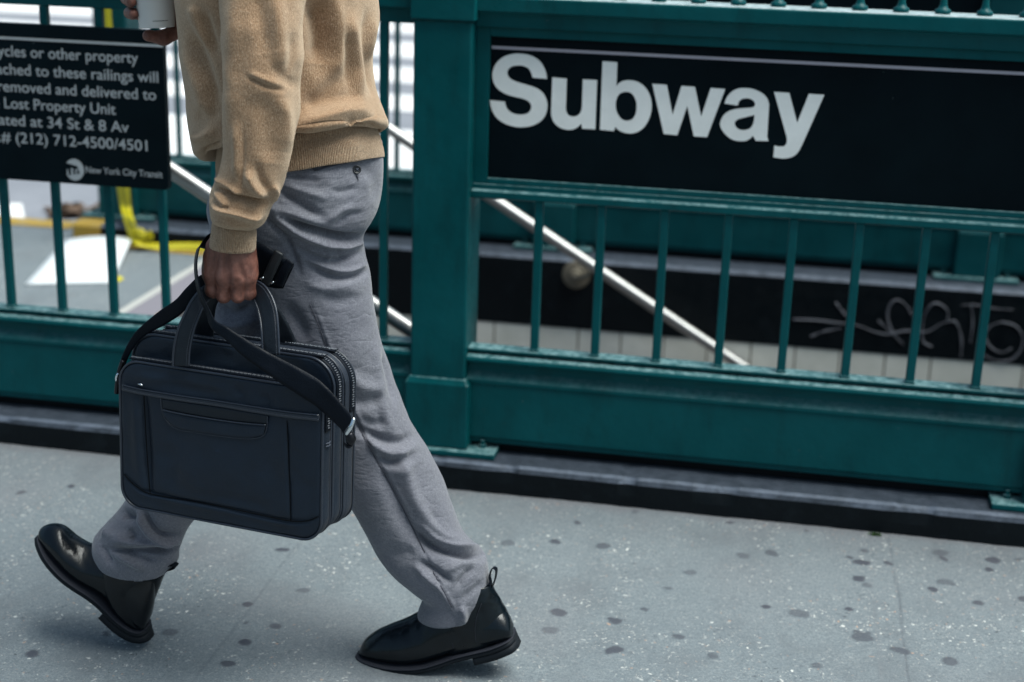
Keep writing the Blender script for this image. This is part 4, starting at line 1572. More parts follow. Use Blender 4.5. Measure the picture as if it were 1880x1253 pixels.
sq = MB()
sq.tube([snap(x, y, VN, 0.0004) for x, y in crv([(568, 558), (580, 585), (590, 612), (602, 645), (622, 695), (642, 742), (665, 795), (681, 827), (709, 876), (740, 935), (762, 978), (780, 1015)], 60)], 0.0008, 5)
sq.tube([snap(x, y, VN, 0.0004) for x, y in crv([(795, 1050), (806, 1070), (818, 1092), (830, 1116)], 20)], 0.0008, 5)
sq.build('side_seam', SEAM, tro, smooth=True)
bt = MB()
cb = snap(655, 312, VN, 0.001)
nb_ = (CAM-cb)/np.linalg.norm(CAM-cb)+np.array([0.25, 0, 0.1])
nb_ /= np.linalg.norm(nb_)
e1 = np.cross(nb_, [0, 0, 1.0])
e1 /= np.linalg.norm(e1)
e2 = np.cross(e1, nb_)
th = np.linspace(0, 2*np.pi, 24, endpoint=False)
bt.loops([[cb+nb_*h+r_*(math.cos(a)*e1+math.sin(a)*e2) for a in th] for r_, h in ((0.0070, -0.001), (0.0078, 0.0015), (0.0074, 0.0028), (0.0060, 0.0026), (0.0052, 0.0016), (0.001, 0.0018))])
bt.build('button', PLASTIC, tro, smooth=True)
th_ = MB()
for sx in (-1, 1):
    th_.tube([cb+nb_*0.0022+(-sx*0.0024)*e1-0.0024*e2, cb+nb_*0.0034, cb+nb_*0.0022+(sx*0.0024)*e1+0.0024*e2], 0.0007, 6)
th_.build('button_thread', THREAD, tro, smooth=True)
sl = MB()
sl.tube([snap(655, 322, VN, 0.001), snap(657, 327, VN, 0.001), snap(658, 332, VN, 0.001)], [0.0013, 0.001, 0.0005], 6)
sl.tube([snap(x, y, VN, 0.0022) for x, y in ((578, 313), (590, 310), (604, 306), (620, 302), (636, 299))], 0.0014, 6)
sl.tube([snap(x, y, VN, 0.0018) for x, y in ((577, 307), (575, 310), (578, 314))], 0.0010, 6)
sl.build('back_pocket_slit', SEAM, tro, smooth=True)

# ---- sweater -----------------------------------------------------------
TORSO = [(402, 262, 690, 232, -.93, .150, .045), (388, 280, 694, 240, -.93, .168, .048), (374, 291, 701, 241, -.93, .183, .050), (358, 284, 709, 234, -.93, .192, .046), (352, 262, 710, 222, -.93, .196, .036), (349, 235, 704, 207, -.93, .196, .02),
         (345, 205, 696, 185, -.93, .193, .01), (339, 165, 687, 150, -.93, .190), (333, 120, 684, 108, -.93, .190), (328, 75, 691, 66, -.93, .190), (324, 30, 695, 30, -.93, .192), (320, -30, 690, -30, -.93, .196), (322, -110, 684, -110, -.93, .205),
         (345, -180, 680, -180, -.93, .222), (380, -235, 672, -238, -.93, .222), (425, -268, 650, -272, -.93, .17), (455, -288, 625, -294, -.93, .105), (470, -300, 608, -306, -.93, .074), (478, -315, 600, -322, -.93, .066)]
ST_T = [
    ([(574, 0), (582, 40), (588, 80), (586, 118)], 20, -0.020, 'g'),
    ([(612, -20), (622, 40), (624, 100), (610, 150)], 12, 0.006, 'g'),
    ([(645, 30), (650, 70), (657, 120), (664, 190)], 10, 0.007, 'g'),
    ([(636, 60), (640, 110), (646, 170)], 9, -0.006, 'g'),
    ([(674, 20), (672, 70), (676, 130), (690, 180)], 7, -0.007, 'g'),
    ([(690, 40), (684, 80), (680, 110)], 6, 0.005, 'g'),
    ([(560, 200), (600, 170), (630, 130)], 16, -0.006, 'g'),
    ([(545, 232), (590, 218), (640, 205), (685, 212)], 16, 0.012, 'g'),
    ([(640, 224), (655, 232), (675, 240), (700, 242)], 5, -0.016, 'g'),
    ([(655, 222), (672, 226), (690, 232)], 7, -0.006, 'g'),
    ([(560, 190), (600, 185), (650, 176)], 12, -0.004, 'g'),
    ([(352, 60), (366, 100), (384, 150), (398, 200)], 12, -0.010, 'g'),
    ([(340, 90), (352, 130), (368, 175), (385, 230)], 12, 0.006, 'g'),
    ([(372, 20), (384, 60), (398, 100)], 9, -0.008, 'g'),
    ([(350, 10), (360, 40), (380, 90)], 9, 0.005, 'g'),
    ([(350, 250), (370, 252), (398, 240)], 10, 0.008, 'g'),
    ([(372, 280), (388, 272), (402, 262)], 6, -0.010, 'g'),
    ([(362, 205), (380, 215), (400, 205)], 12, -0.005, 'g'),
]
mbT, VT, NT_ = cloth(TORSO, ST_T, 330, 240, gain=1.3, amp=0.0035, sc=0.07, seed=21, ex=2.25)
SLV = [(470, -255, 560, -245, -1.06, .05), (440, -235, 580, -215, -1.085, .066), (412, -180, 582, -165, -1.11, .076), (402, -110, 578, -100, -1.13, .080), (401, -40, 568, -35, -1.145, .080), (402, 10, 561, 10, -1.155, .079),
       (405, 60, 558, 62, -1.165, .078), (408, 105, 557, 108, -1.17, .077), (411, 150, 552, 155, -1.175, .076), (409, 195, 548, 205, -1.178, .074), (409, 240, 541, 252, -1.18, .072), (409, 280, 534, 297, -1.182, .069),
       (404, 316, 524, 333, -1.185, .065), (391, 345, 511, 362, -1.188, .060), (386, 368, 498, 384, -1.19, .056), (386, 386, 489, 398, -1.192, .056), (387, 399, 481, 409, -1.193, .053), (391, 407, 470, 414, -1.192, .044), (395, 402, 462, 406, -1.19, .036)]
ST_S = [
    ([(455, 143), (469, 149), (489, 159), (521, 166)], 4, -0.0042, 'g'),
    ([(458, 135), (480, 144), (515, 157)], 6, 0.0028, 'g'),
    ([(500, 120), (520, 140), (545, 160)], 10, -0.004, 'g'),
    ([(436, -30), (428, 40), (424, 110), (425, 200), (420, 280)], 15, 0.006, 'g'),
    ([(470, -20), (480, 40), (488, 100)], 18, -0.006, 'g'),
    ([(505, -20), (512, 60), (518, 120)], 14, 0.006, 'g'),
    ([(474, 172), (490, 220), (496, 270), (494, 300)], 20, -0.005, 'g'),
    ([(520, 180), (526, 230), (520, 280)], 12, 0.006, 'g'),
    ([(446, 240), (447, 280), (445, 315), (444, 352)], 3, -0.0028, 'c'),
    ([(436, 230), (436, 280), (434, 325)], 7, 0.005, 'g'),
    ([(453, 315), (465, 340), (484, 362)], 9, 0.009, 'g'),
    ([(404, 338), (418, 352), (436, 364), (470, 374), (494, 370)], 7, -0.015, 'g'),
    ([(397, 328), (410, 340), (426, 352), (444, 360)], 6, 0.010, 'g'),
    ([(391, 374), (406, 386), (430, 392), (461, 401), (480, 395)], 7, 0.010, 'g'),
    ([(396, 352), (408, 368), (420, 380)], 5, 0.006, 'g'),
    ([(412, 376), (418, 382), (420, 388)], 3, -0.004, 'g'),
    ([(500, 340), (506, 355), (502, 375)], 7, 0.005, 'g'),
    ([(470, 300), (478, 330), (494, 352)], 8, -0.005, 'g'),
    ([(540, 60), (536, 110), (530, 150)], 12, -0.004, 'g'),
]
mbS, VS, NS = cloth(SLV, ST_S, 330, 190, gain=1.35, amp=0.003, sc=0.05, seed=31, ex=2.15)
RSL = [(480, -250, 560, -245, -.80, .05), (470, -215, 590, -205, -.775, .062), (480, -130, 600, -120, -.755, .064), (490, -40, 610, -30, -.745, .062), (480, 40, 610, 60, -.74, .060), (430, 75, 560, 130, -.745, .055), (395, 60, 420, 125, -.77, .05), (365, 30, 378, 98, -.79, .045), (348, 10, 354, 75, -.80, .040)]
mbR, VR, NR = cloth(RSL, [], 100, 70, amp=0.003, sc=0.05, seed=41)
sm = MB()
for m_, o_ in ((mbT, 0), (mbS, 0.7), (mbR, 1.3)):
    sm.add(m_.v[0], m_.f, m_.uv[0]+o_)
swe = sm.build('sweater', WOOL, person, smooth=True)
HEM = [(400, 262, 690, 226, -.93, .150, .040), (398, 280, 695, 240, -.93, .158, .040), (396, 300, 700, 256, -.93, .163, .038), (397, 322, 705, 274, -.93, .166, .036), (399, 338, 706, 288, -.93, .166, .034), (401, 339, 704, 289, -.93, .162, .034), (404, 334, 700, 285, -.93, .158, .034)]
mbH, VH, NH = cloth(HEM, [([(540, 262), (600, 250), (660, 244)], 8, -0.003, 'g'), ([(560, 280), (620, 268), (680, 262)], 10, 0.002, 'g')], 90, 240, amp=0.0012, sc=0.04, seed=51, ex=2.2, cap0=False, cap1=False)
mbH.build('hem_band', WOOLRIB, swe, smooth=True)
CUF = [(393, 398, 463, 402, -1.19, .036), (389, 410, 469, 412, -1.19, .041), (387, 428, 471, 430, -1.19, .042), (385, 444, 470, 448, -1.19, .043), (384, 451, 469, 456, -1.19, .043), (386, 453, 467, 458, -1.19, .040), (389, 447, 464, 452, -1.19, .037)]
mbC, VC, NC = cloth(CUF, [([(410, 415), (412, 440)], 8, 0.001, 'g')], 80, 120, amp=0.0008, sc=0.02, seed=61, cap0=False, cap1=False)
mbC.build('cuff', WOOLRIB, swe, smooth=True)

# ---- body: signed distance fields -> one mesh -----------------------------
import openvdb as vdb


class SDF:
    def __init__(s, lo, hi, h):
        s.lo, s.h = np.array(lo, float), h
        n = np.ceil((np.array(hi)-s.lo)/h).astype(int)+1
        s.ax = [s.lo[i]+h*np.arange(n[i]) for i in range(3)]
        s.g = np.full(n, 1.0, dtype=np.float32)

    def _sub(s, lo, hi):
        sl_ = []
        for i in range(3):
            a = max(0, int((lo[i]-s.lo[i])/s.h))
            b = min(len(s.ax[i]), int((hi[i]-s.lo[i])/s.h)+2)
            if b <= a:
                return None
            sl_.append(slice(a, b))
        return tuple(sl_)

    def cone(s, a, b, ra, rb, k=0.006, cut=False):
        a, b = np.array(a, float), np.array(b, float)
        m = max(ra, rb)+0.03
        q = s._sub(np.minimum(a, b)-m, np.maximum(a, b)+m)
        if q is None:
            return s
        X, Y, Z = np.meshgrid(s.ax[0][q[0]], s.ax[1][q[1]], s.ax[2][q[2]], indexing='ij', sparse=True)
        ab = b-a
        L2 = ab @ ab+1e-12
        t = np.clip(((X-a[0])*ab[0]+(Y-a[1])*ab[1]+(Z-a[2])*ab[2])/L2, 0, 1)
        d = np.sqrt((X-a[0]-t*ab[0])**2+(Y-a[1]-t*ab[1])**2+(Z-a[2]-t*ab[2])**2)-(ra+(rb-ra)*t)
        o = s.g[q]
        if cut:
            h_ = np.clip(0.5-0.5*(o+d)/k, 0, 1)
            s.g[q] = o*(1-h_)+(-d)*h_+k*h_*(1-h_)
        else:
            h_ = np.clip(0.5+0.5*(o-d)/k, 0, 1)
            s.g[q] = o*(1-h_)+d*h_-k*h_*(1-h_)
        return s

    def chain(s, pts, rs, k=0.006):
        for i in range(len(pts)-1):
            s.cone(pts[i], pts[i+1], rs[i], rs[i+1], k)
        return s

    def mesh(s):
        G = vdb.FloatGrid(1.0)
        G.copyFromArray(np.ascontiguousarray(np.clip(s.g, -0.5, 0.5)/s.h*1.0))
        P, T, Q = G.convertToPolygons(isovalue=0.0, adaptivity=0.0)
        return np.array(P)*s.h+s.lo, [tuple(map(int, f)) for f in T]+[tuple(map(int, f)) for f in Q]


body = MB()
u = lambda x, y, yy: U(x, y, yy)
# left hand, closed round the bag handles
lo = u(340, 600, -1.28)
hi = u(510, 400, -1.08)
H1 = SDF(np.minimum(lo, hi)-0.01, np.maximum(lo, hi)+0.01, 0.0011)
wr = [u(398, 455, -1.19), u(414, 455, -1.196), u(432, 456, -1.196), u(446, 458, -1.19)]
H1.chain([u(425, 395, -1.19), u(425, 430, -1.19)], [0.030, 0.030])
mc = [u(389, 505, -1.196), u(412, 512, -1.206), u(436, 513, -1.206), u(457, 509, -1.196)]
mr_ = [0.0135, 0.0140, 0.0135, 0.0125]
for i in range(4):
    H1.cone(u(425, 425, -1.19), wr[i], 0.026, 0.0165, 0.012)
    H1.cone(wr[i], mc[i], 0.0165, mr_[i], 0.010)
    H1.cone(wr[i]+np.array([0, .012, 0]), mc[i]+np.array([0, .012, 0.004]), 0.017, 0.012, 0.010)
H1.cone(u(393, 482, -1.185), u(451, 486, -1.185), 0.016, 0.015, 0.012)
# webbing between knuckles and tendons / veins on the back
for i in range(4):
    H1.cone(wr[i]+np.array([0, -.0165, 0.0]), mc[i]+np.array([0, -.0095, 0.006]), 0.0042, 0.0056, 0.004)
H1.cone(u(400, 470, -1.2075), u(418, 495, -1.2125), 0.0022, 0.002, 0.003)
H1.cone(u(418, 495, -1.2125), u(428, 507, -1.2125), 0.002, 0.0018, 0.003)
H1.cone(u(440, 468, -1.2085), u(430, 498, -1.2125), 0.0022, 0.0018, 0.003)
H1.cone(u(452, 476, -1.2055), u(446, 500, -1.209), 0.002, 0.0018, 0.003)
pip = [u(390, 533, -1.193), u(411, 543, -1.200), u(437, 543, -1.200), u(458, 539, -1.192)]
dip = [u(392, 537, -1.158), u(412, 545, -1.160), u(436, 544, -1.160), u(456, 540, -1.156)]
tip = [u(396, 516, -1.148), u(414, 522, -1.150), u(434, 521, -1.150), u(451, 518, -1.148)]
fr = [0.0108, 0.0112, 0.0108, 0.0098]
fing = []
for i in range(4):
    F1 = SDF(H1.lo, H1.lo+H1.h*(np.array(H1.g.shape)-1), H1.h)
    F1.g = F1.g[:H1.g.shape[0], :H1.g.shape[1], :H1.g.shape[2]]
    if F1.g.shape != H1.g.shape:
        F1.g = np.full(H1.g.shape, 1.0, dtype=np.float32)
        F1.ax = H1.ax
    F1.chain([mc[i], pip[i], dip[i], tip[i]], [fr[i]+0.0022, fr[i]+0.0006, fr[i]-0.0008, fr[i]-0.0018], 0.004)
    F1.cone(pip[i]+np.array([0, -.002, 0.0]), pip[i]+np.array([0, -.001, 0.001]), fr[i]+0.0008, fr[i]+0.0006, 0.004)
    fing.append(F1.g)
fg = fing[0]
for q in fing[1:]:
    k_ = 0.0018
    h_ = np.clip(0.5+0.5*(fg-q)/k_, 0, 1)
    fg = fg*(1-h_)+q*h_-k_*h_*(1-h_)
k_ = 0.006
h_ = np.clip(0.5+0.5*(H1.g-fg)/k_, 0, 1)
H1.g = (H1.g*(1-h_)+fg*h_-k_*h_*(1-h_)).astype(np.float32)
# grooves between the knuckles
for i in range(3):
    m_ = (mc[i]+mc[i+1])/2
    H1.cone(m_+np.array([0, -.022, -0.004]), (pip[i]+pip[i+1])/2+np.array([0, -.019, 0]), 0.0055, 0.0065, 0.006, cut=True)
# thumb wraps in front of the finger tips on the leg side
H1.chain([u(392, 470, -1.180), u(382, 500, -1.165), u(386, 527, -1.146), u(408, 540, -1.134)], [0.0165, 0.0130, 0.0112, 0.0092], 0.008)
V, F = H1.mesh()
body.add(V, F)

# right hand round the cup
CUPC = u(289, 40, -0.86)
lo, hi = u(190, 120, -0.80), u(400, -120, -0.95)
H2 = SDF(np.minimum(lo, hi)-0.02, np.maximum(lo, hi)+0.02, 0.0015)
H2.chain([u(400, 70, -.80), u(350, 45, -.80)], [0.030, 0.027])
ks = [u(283, -55, -.812), u(270, -28, -.812), u(265, 0, -.812), u(270, 28, -.815)]
for i in range(4):
    H2.cone(u(345, 40, -.80), ks[i], 0.021, 0.014, 0.012)
mid_ = [u(240, -60, -.822), u(233, -30, -.825), u(232, -2, -.828), u(238, 24, -.832)]
tp1 = [u(238, -56, -.872), u(233, -26, -.874), u(238, 3, -.878), u(243, 26, -.876)]
tp2 = [u(246, -54, -.895), u(242, -24, -.896), u(241, 5, -.890), u(245, 27, -.886)]
for i in range(4):
    H2.chain([ks[i], mid_[i], tp1[i], tp2[i]], [0.0118, 0.0105, 0.0100, 0.0092][:4], 0.003)
H2.chain([u(330, 55, -.82), u(300, 70, -.845), u(272, 66, -.868)], [0.016, 0.0125, 0.0105], 0.010)
H2.chain([u(340, 10, -.82), u(338, -30, -.85), u(330, -60, -.885), u(305, -75, -.90)], [0.017, 0.014, 0.011, 0.0095], 0.008)
V, F = H2.mesh()
body.add(V, F)

# trunk, head, limbs under the clothes (coarser cells)
B0 = SDF((-1.75, -1.30, 0.0), (-0.35, -0.62, 1.85), 0.006)
pel = u(545, 330, -.93)
chs = u(505, -120, -.93)
nck = u(520, -290, -.93)
hdc = nck+np.array([-0.02, 0, 0.165])
B0.cone(pel+np.array([0, -.05, 0.02]), pel+np.array([0, .05, 0.02]), 0.085, 0.085, 0.03)
B0.cone(pel, chs, 0.11, 0.125, 0.04)
B0.cone(chs+np.array([0, -.09, .06]), chs+np.array([0, .09, .06]), 0.10, 0.10, 0.05)
shl, shr = u(510, -215, -1.08), u(525, -215, -.78)
B0.cone(shl, shr, 0.060, 0.060, 0.03)
B0.chain([nck+np.array([0, 0, -.08]), nck, nck+np.array([-.012, 0, .07])], [0.075, 0.058, 0.056], 0.03)
B0.cone(hdc+np.array([0.022, -0.004, 0.030]), hdc+np.array([0.022, 0.004, 0.030]), 0.086, 0.086, 0.02)
B0.cone(hdc+np.array([-0.018, 0, 0.022]), hdc+np.array([-0.042, 0, -0.062]), 0.068, 0.040, 0.03)
B0.cone(hdc+np.array([-0.068, 0, 0.012]), hdc+np.array([-0.100, 0, -0.022]), 0.010, 0.013, 0.008)      # nose
B0.cone(hdc+np.array([-0.074, -0.014, -0.052]), hdc+np.array([-0.074, 0.014, -0.052]), 0.0085, 0.0085, 0.006)   # upper lip
B0.cone(hdc+np.array([-0.071, -0.012, -0.064]), hdc+np.array([-0.071, 0.012, -0.064]), 0.0085, 0.0085, 0.006)
B0.cone(hdc+np.array([-0.070, -0.034, 0.034]), hdc+np.array([-0.070, 0.034, 0.034]), 0.012, 0.012, 0.012)     # brow
for sy in (-1, 1):
    B0.cone(hdc+np.array([-0.086, sy*0.030, 0.016]), hdc+np.array([-0.090, sy*0.030, 0.014]), 0.014, 0.012, 0.010, cut=True)
    B0.cone(hdc+np.array([-0.066, sy*0.030, 0.016]), hdc+np.array([-0.065, sy*0.030, 0.016]), 0.012, 0.012, 0.004)
    B0.cone(hdc+np.array([0.020, sy*0.080, 0.022]), hdc+np.array([0.012, sy*0.080, -0.018]), 0.014, 0.010, 0.006)
B0.chain([shl, u(485, 130, -1.175), u(425, 420, -1.19)], [0.052, 0.042, 0.030], 0.02)
B0.chain([shr, u(560, 85, -.745), u(370, 58, -.80)], [0.050, 0.042, 0.030], 0.02)
B0.chain([u(565, 360, -.95), u(585, 500, -.965), u(645, 745, -.965), u(745, 900, -.96), u(825, 1075, YB), u(865, 1150, YB)], [0.068, 0.062, 0.048, 0.044, 0.036, 0.026], 0.02)
B0.chain([u(525, 350, -.87), u(470, 560, -.865), u(425, 745, -.918), u(250, 1030, YC), u(235, 1090, YC)], [0.075, 0.050, 0.042, 0.034, 0.027], 0.02)
B0.chain([u(870, 1160, YB), u(760, 1185, YB), u(690, 1195, YB)], [0.028, 0.026, 0.016], 0.02)
B0.chain([u(245, 1110, YC), u(150, 1030, YC), u(100, 995, YC)], [0.028, 0.024, 0.016], 0.02)
V, F = B0.mesh()
body.add(V, F)
bo_ = body.build('body', SKIN, person, smooth=True)
hb = SDF(hdc-0.14, hdc+0.16, 0.004)
hb.cone(hdc+np.array([0.026, 0, 0.036]), hdc+np.array([0.030, 0, 0.030]), 0.091, 0.090, 0.01)
hb.cone(hdc+np.array([-0.09, 0, -0.01]), hdc+np.array([-0.10, 0, -0.05]), 0.075, 0.10, 0.01, cut=True)
V, F = hb.mesh()
hm = MB().add(V, F)
hm.build('hair', HAIR, person, smooth=True)

# ================================================================== CUP
cup = thing('coffee_cup', 'plain white card cup held in the right hand at the top edge of the picture', 'cup')
th = np.linspace(0, 2*np.pi, 64, endpoint=False)
base = u(289, 50, -0.86)
tilt = np.array([-0.055, 0, 1.0])
tilt /= np.linalg.norm(tilt)
e1 = np.cross([0, 1.0, 0], tilt)
e2 = np.cross(tilt, e1)
pr = [(0.0300, 0.004), (0.0302, 0.0), (0.0318, 0.0), (0.0324, 0.002), (0.0405, 0.112), (0.0418, 0.113), (0.0418, 0.1165), (0.040, 0.117), (0.0385, 0.112), (0.0305, 0.006), (0.0005, 0.005)]
cm = MB().loops([[base+tilt*h+r_*(math.cos(a)*e1+math.sin(a)*e2) for a in th] for r_, h in pr])
cm.build('cup_body', CUPM, cup, smooth=True)
ld = MB().loops([[base+tilt*h+r_*(math.cos(a)*e1+math.sin(a)*e2) for a in th] for r_, h in ((0.043, 0.112), (0.0435, 0.120), (0.041, 0.122), (0.040, 0.130), (0.036, 0.131), (0.034, 0.126), (0.001, 0.126))])
ld.build('lid', PAPER, cup, smooth=True)
ct = MB()
rb = 0.0324+(0.0405-0.0324)*0.012/0.11+0.0004
am = math.atan2((CAM-base) @ e2, (CAM-base) @ e1)
r_w = np.random.default_rng(4)
a = am-0.22
while a < am+0.62:
    w_ = r_w.uniform(0.014, 0.03)
    hgt = r_w.uniform(0.0009, 0.0014)
    V = []
    for aa in (a, a+w_):
        for h in (0.0125, 0.0125+hgt):
            V.append(base+tilt*h+rb*(math.cos(aa)*e1+math.sin(aa)*e2))
    ct.add(V, [(0, 2, 3, 1)])
    a += w_+r_w.uniform(0.004, 0.010)
ct.build('printed_line', CUPTXT, cup)

# ================================================================== BAG
bag = thing('briefcase', 'navy-black fabric laptop bag with loose shoulder strap, carried in the left hand', 'bag')
BU = np.array([0.98430701, -0.17632599, 0.00698959])
BV = np.array([0.00406306, 0.06224427, 0.99805268])
BN = np.array([-0.17641769, -0.98236185, 0.06198389])
BO = np.array([-1.10903786, -1.20317638, 0.38332318])
bw = lambda a, b, c: BO+BU*a+BV*b+BN*c


def slab(u0, u1, v0, v1, w0, w1, rt, rb_, puff, strokes=(), nring=46, per=14, seed=0, edge=0.006):
    """soft rectangular slab with rounded outline and puffed faces"""
    out = []
    for cx, cz, a0, r in ((u1-rt, v1-rt, 0, rt), (u0+rt, v1-rt, 90, rt), (u0+rb_, v0+rb_, 180, rb_), (u1-rb_, v0+rb_, 270, rb_)):
        for i in range(per):
            a = math.radians(a0+90*i/(per-1))
            out.append((cx+r*math.cos(a), cz+r*math.sin(a)))
    out = np.array(out)
    # resample evenly
    P = np.vstack([out, out[:1]])
    s_ = np.concatenate([[0], np.cumsum(np.hypot(*np.diff(P, axis=0).T))])
    q = np.linspace(0, s_[-1], 361)[:-1]
    out = np.stack([np.interp(q, s_, P[:, 0]), np.interp(q, s_, P[:, 1])], -1)
    c = np.array([(u0+u1)/2, (v0+v1)/2])
    hx, hz = (u1-u0)/2, (v1-v0)/2
    rings = []
    ts = np.concatenate([np.linspace(1, 0.93, 12), np.linspace(0.915, 0.0, nring)])

    def face(w, sg):
        R = []
        for t in ts:
            p = c+(out-c)*t
            d_ = (1-t)*min(hx, hz)
            h = -edge*(1-math.sqrt(max(0, 1-(1-min(1, d_/edge))**2)))+puff*(1-t*t)
            R.append(np.array([bw(x, z, w+sg*h) for x, z in p]))
        return R
    Lf = face(w1, 1)
    Lb = face(w0, -1)
    Lf, Lb = np.array(Lf), np.array(Lb)
    mid = np.array([[bw(x, z, w0+(w1-w0)*f) for x, z in (c+(out-c)*(1+0.010*math.sin(math.pi*f)))] for f in np.linspace(0.08, 0.92, 9)])
    L = np.concatenate([Lb[::-1], mid, Lf])
    N = np.zeros_like(L)
    nb2 = len(Lb)+len(mid)
    N[nb2:] = BN
    V = L.reshape(-1, 3)
    V = sculpt(V, N.reshape(-1, 3), strokes)
    V = V+N.reshape(-1, 3)*(0.0012*vnoise(V, 0.045, seed)+0.0006*vnoise(V, 0.02, seed+1))[:, None]
    mb = MB()
    mb.loops(V.reshape(L.shape))
    return mb, out


def outline(u0, u1, v0, v1, rt, rb_, w, n=12):
    out = []
    for cx, cz, a0, r in ((u1-rt, v1-rt, 0, rt), (u0+rt, v1-rt, 90, rt), (u0+rb_, v0+rb_, 180, rb_), (u1-rb_, v0+rb_, 270, rb_)):
        for i in range(n):
            a = math.radians(a0+90*i/(n-1))
            out.append(bw(cx+r*math.cos(a), cz+r*math.sin(a), w))
    return np.array(out)


def closed_tube(mb, P, r, seg=8):
    k = len(P)
    T = np.roll(P, -1, 0)-np.roll(P, 1, 0)
    T /= np.linalg.norm(T, axis=1, keepdims=True)
    th = np.linspace(0, 2*np.pi, seg, endpoint=False)
    V = []
    for i in range(k):
        B = np.cross(T[i], BN)
        B /= np.linalg.norm(B)
        V.append(P[i]+r*(np.cos(th)[:, None]*BN+np.sin(th)[:, None]*B))
    V = np.vstack(V)
    F = [(i*seg+j, i*seg+(j+1) % seg, ((i+1) % k)*seg+(j+1) % seg, ((i+1) % k)*seg+j) for i in range(k) for j in range(seg)]
    mb.add(V, F)


W_ = 0.400
H_ = 0.270
pst = [([(264, 722), (268, 800), (276, 906)], 6, -0.011, 'g'), ([(250, 730), (252, 810), (258, 890)], 9, 0.004, 'g'), ([(527, 770), (530, 860), (534, 958)], 2.4, -0.0035, 'g'),
       ([(522, 772), (525, 860), (529, 956)], 4, 0.0012, 'g'),
       ([(228, 872), (250, 893), (274, 905), (400, 930), (534, 958), (584, 950)], 3, -0.0045, 'g'), ([(232, 882), (252, 901), (276, 912), (400, 937), (534, 965), (582, 957)], 4, 0.0018, 'g'),
       ([(235, 715), (300, 727), (400, 742), (500, 758), (580, 770)], 2.6, -0.002, 'g'),
       ([(300, 690), (330, 706), (400, 715)], 14, -0.004, 'g'), ([(240, 690), (330, 700), (420, 716)], 8, 0.003, 'g'), ([(330, 850), (380, 880), (450, 870)], 30, 0.003, 'g'), ([(480, 830), (500, 880), (490, 930)], 16, -0.002, 'g'), ([(300, 820), (320, 860), (310, 900)], 14, -0.0025, 'g'), ([(430, 712), (445, 728), (440, 745)], 8, -0.003, 'g'), ([(480, 724), (492, 738), (490, 755)], 8, -0.003, 'g'), ([(355, 905), (420, 915), (500, 932)], 9, -0.002, 'g')]
mb, _ = slab(0, W_, 0, H_, -0.034, 0.0, 0.040, 0.038, 0.0035, pst, seed=71)
fpk = mb.build('front_pocket', NYLON, bag, smooth=True)
mb, _ = slab(0.003, W_+0.002, 0.004, 0.313, -0.070, -0.0345, 0.050, 0.038, 0.002, [([(300, 640), (330, 665), (400, 650), (440, 670)], 16, -0.004, 'g'), ([(400, 625), (430, 650), (420, 690)], 12, 0.003, 'g')], seed=73)
mb.build('middle_compartment', NYLON, bag, smooth=True)
mb, _ = slab(0.002, W_+0.004, 0.002, 0.312, -0.112, -0.0705, 0.055, 0.038, 0.003, [], seed=75)
mb.build('rear_compartment', NYLON2, bag, smooth=True)
pp = MB()
for (a, b, c_, d, rt, rb_, w, r) in ((0, W_, 0, H_, .040, .038, -0.002, .0023), (0, W_, 0, H_, .040, .038, -0.032, .0020), (0.003, W_+.002, .004, .313, .050, .038, -0.037, .0024), (0.003, W_+.002, .004, .313, .050, .038, -0.069, .0020), (0.002, W_+.004, .002, .312, .055, .038, -.086, .0018), (0.002, W_+.004, .002, .312, .055, .038, -.112, .0022)):
    closed_tube(pp, outline(a-.0008, b+.0008, c_-.0008, d+.0008, rt, rb_, w, 16), r)
pp.build('piping', VINYL, bag, smooth=True)
# hem band of the outer pocket, slightly proud, with two stitch rows
BPX = lambda x, y, w=0.0: (lambda d: CAM+d*(((BO+BN*w-CAM) @ BN)/(d @ BN)))(ray(x, y))
hmA = [BPX(x, y, 0.0042) for x, y in ((224, 708), (262, 717), (330, 728), (400, 738), (470, 749), (530, 758), (586, 764))]
hmB = [BPX(x, y, 0.0046) for x, y in ((224, 717), (262, 726), (330, 737), (400, 747), (470, 759), (530, 768), (586, 774))]
ribbon(hmA, hmB, 0.0028, 90).build('pocket_hem', VINYL, fpk, smooth=True)
# dark seam lines sunk between the panels
sm2 = MB()
for L_ in (((264, 722), (266, 760), (268, 800), (272, 860), (276, 908)), ((527, 770), (529, 810), (531, 860), (533, 910), (534, 958)),
           ((228, 871), (238, 883), (254, 896), (276, 907), (340, 918), (400, 929), (470, 944), (534, 957), (562, 957), (585, 949))):
    sm2.tube(crv([BPX(x, y, 0.0008) for x, y in L_], 50), 0.0009, 6)
sm2.build('panel_seams', SEAMB, fpk, smooth=True)
la = [BPX(x, y, 0.0040) for x, y in ((295, 732), (340, 739), (400, 748), (450, 756), (492, 763))]
lb = [BPX(x, y, 0.0040) for x, y in ((298, 752), (340, 761), (400, 771), (450, 777), (490, 780))]
ribbon(la, lb, 0.0018, 40).build('pocket_opening', HANDLE, fpk, smooth=True)
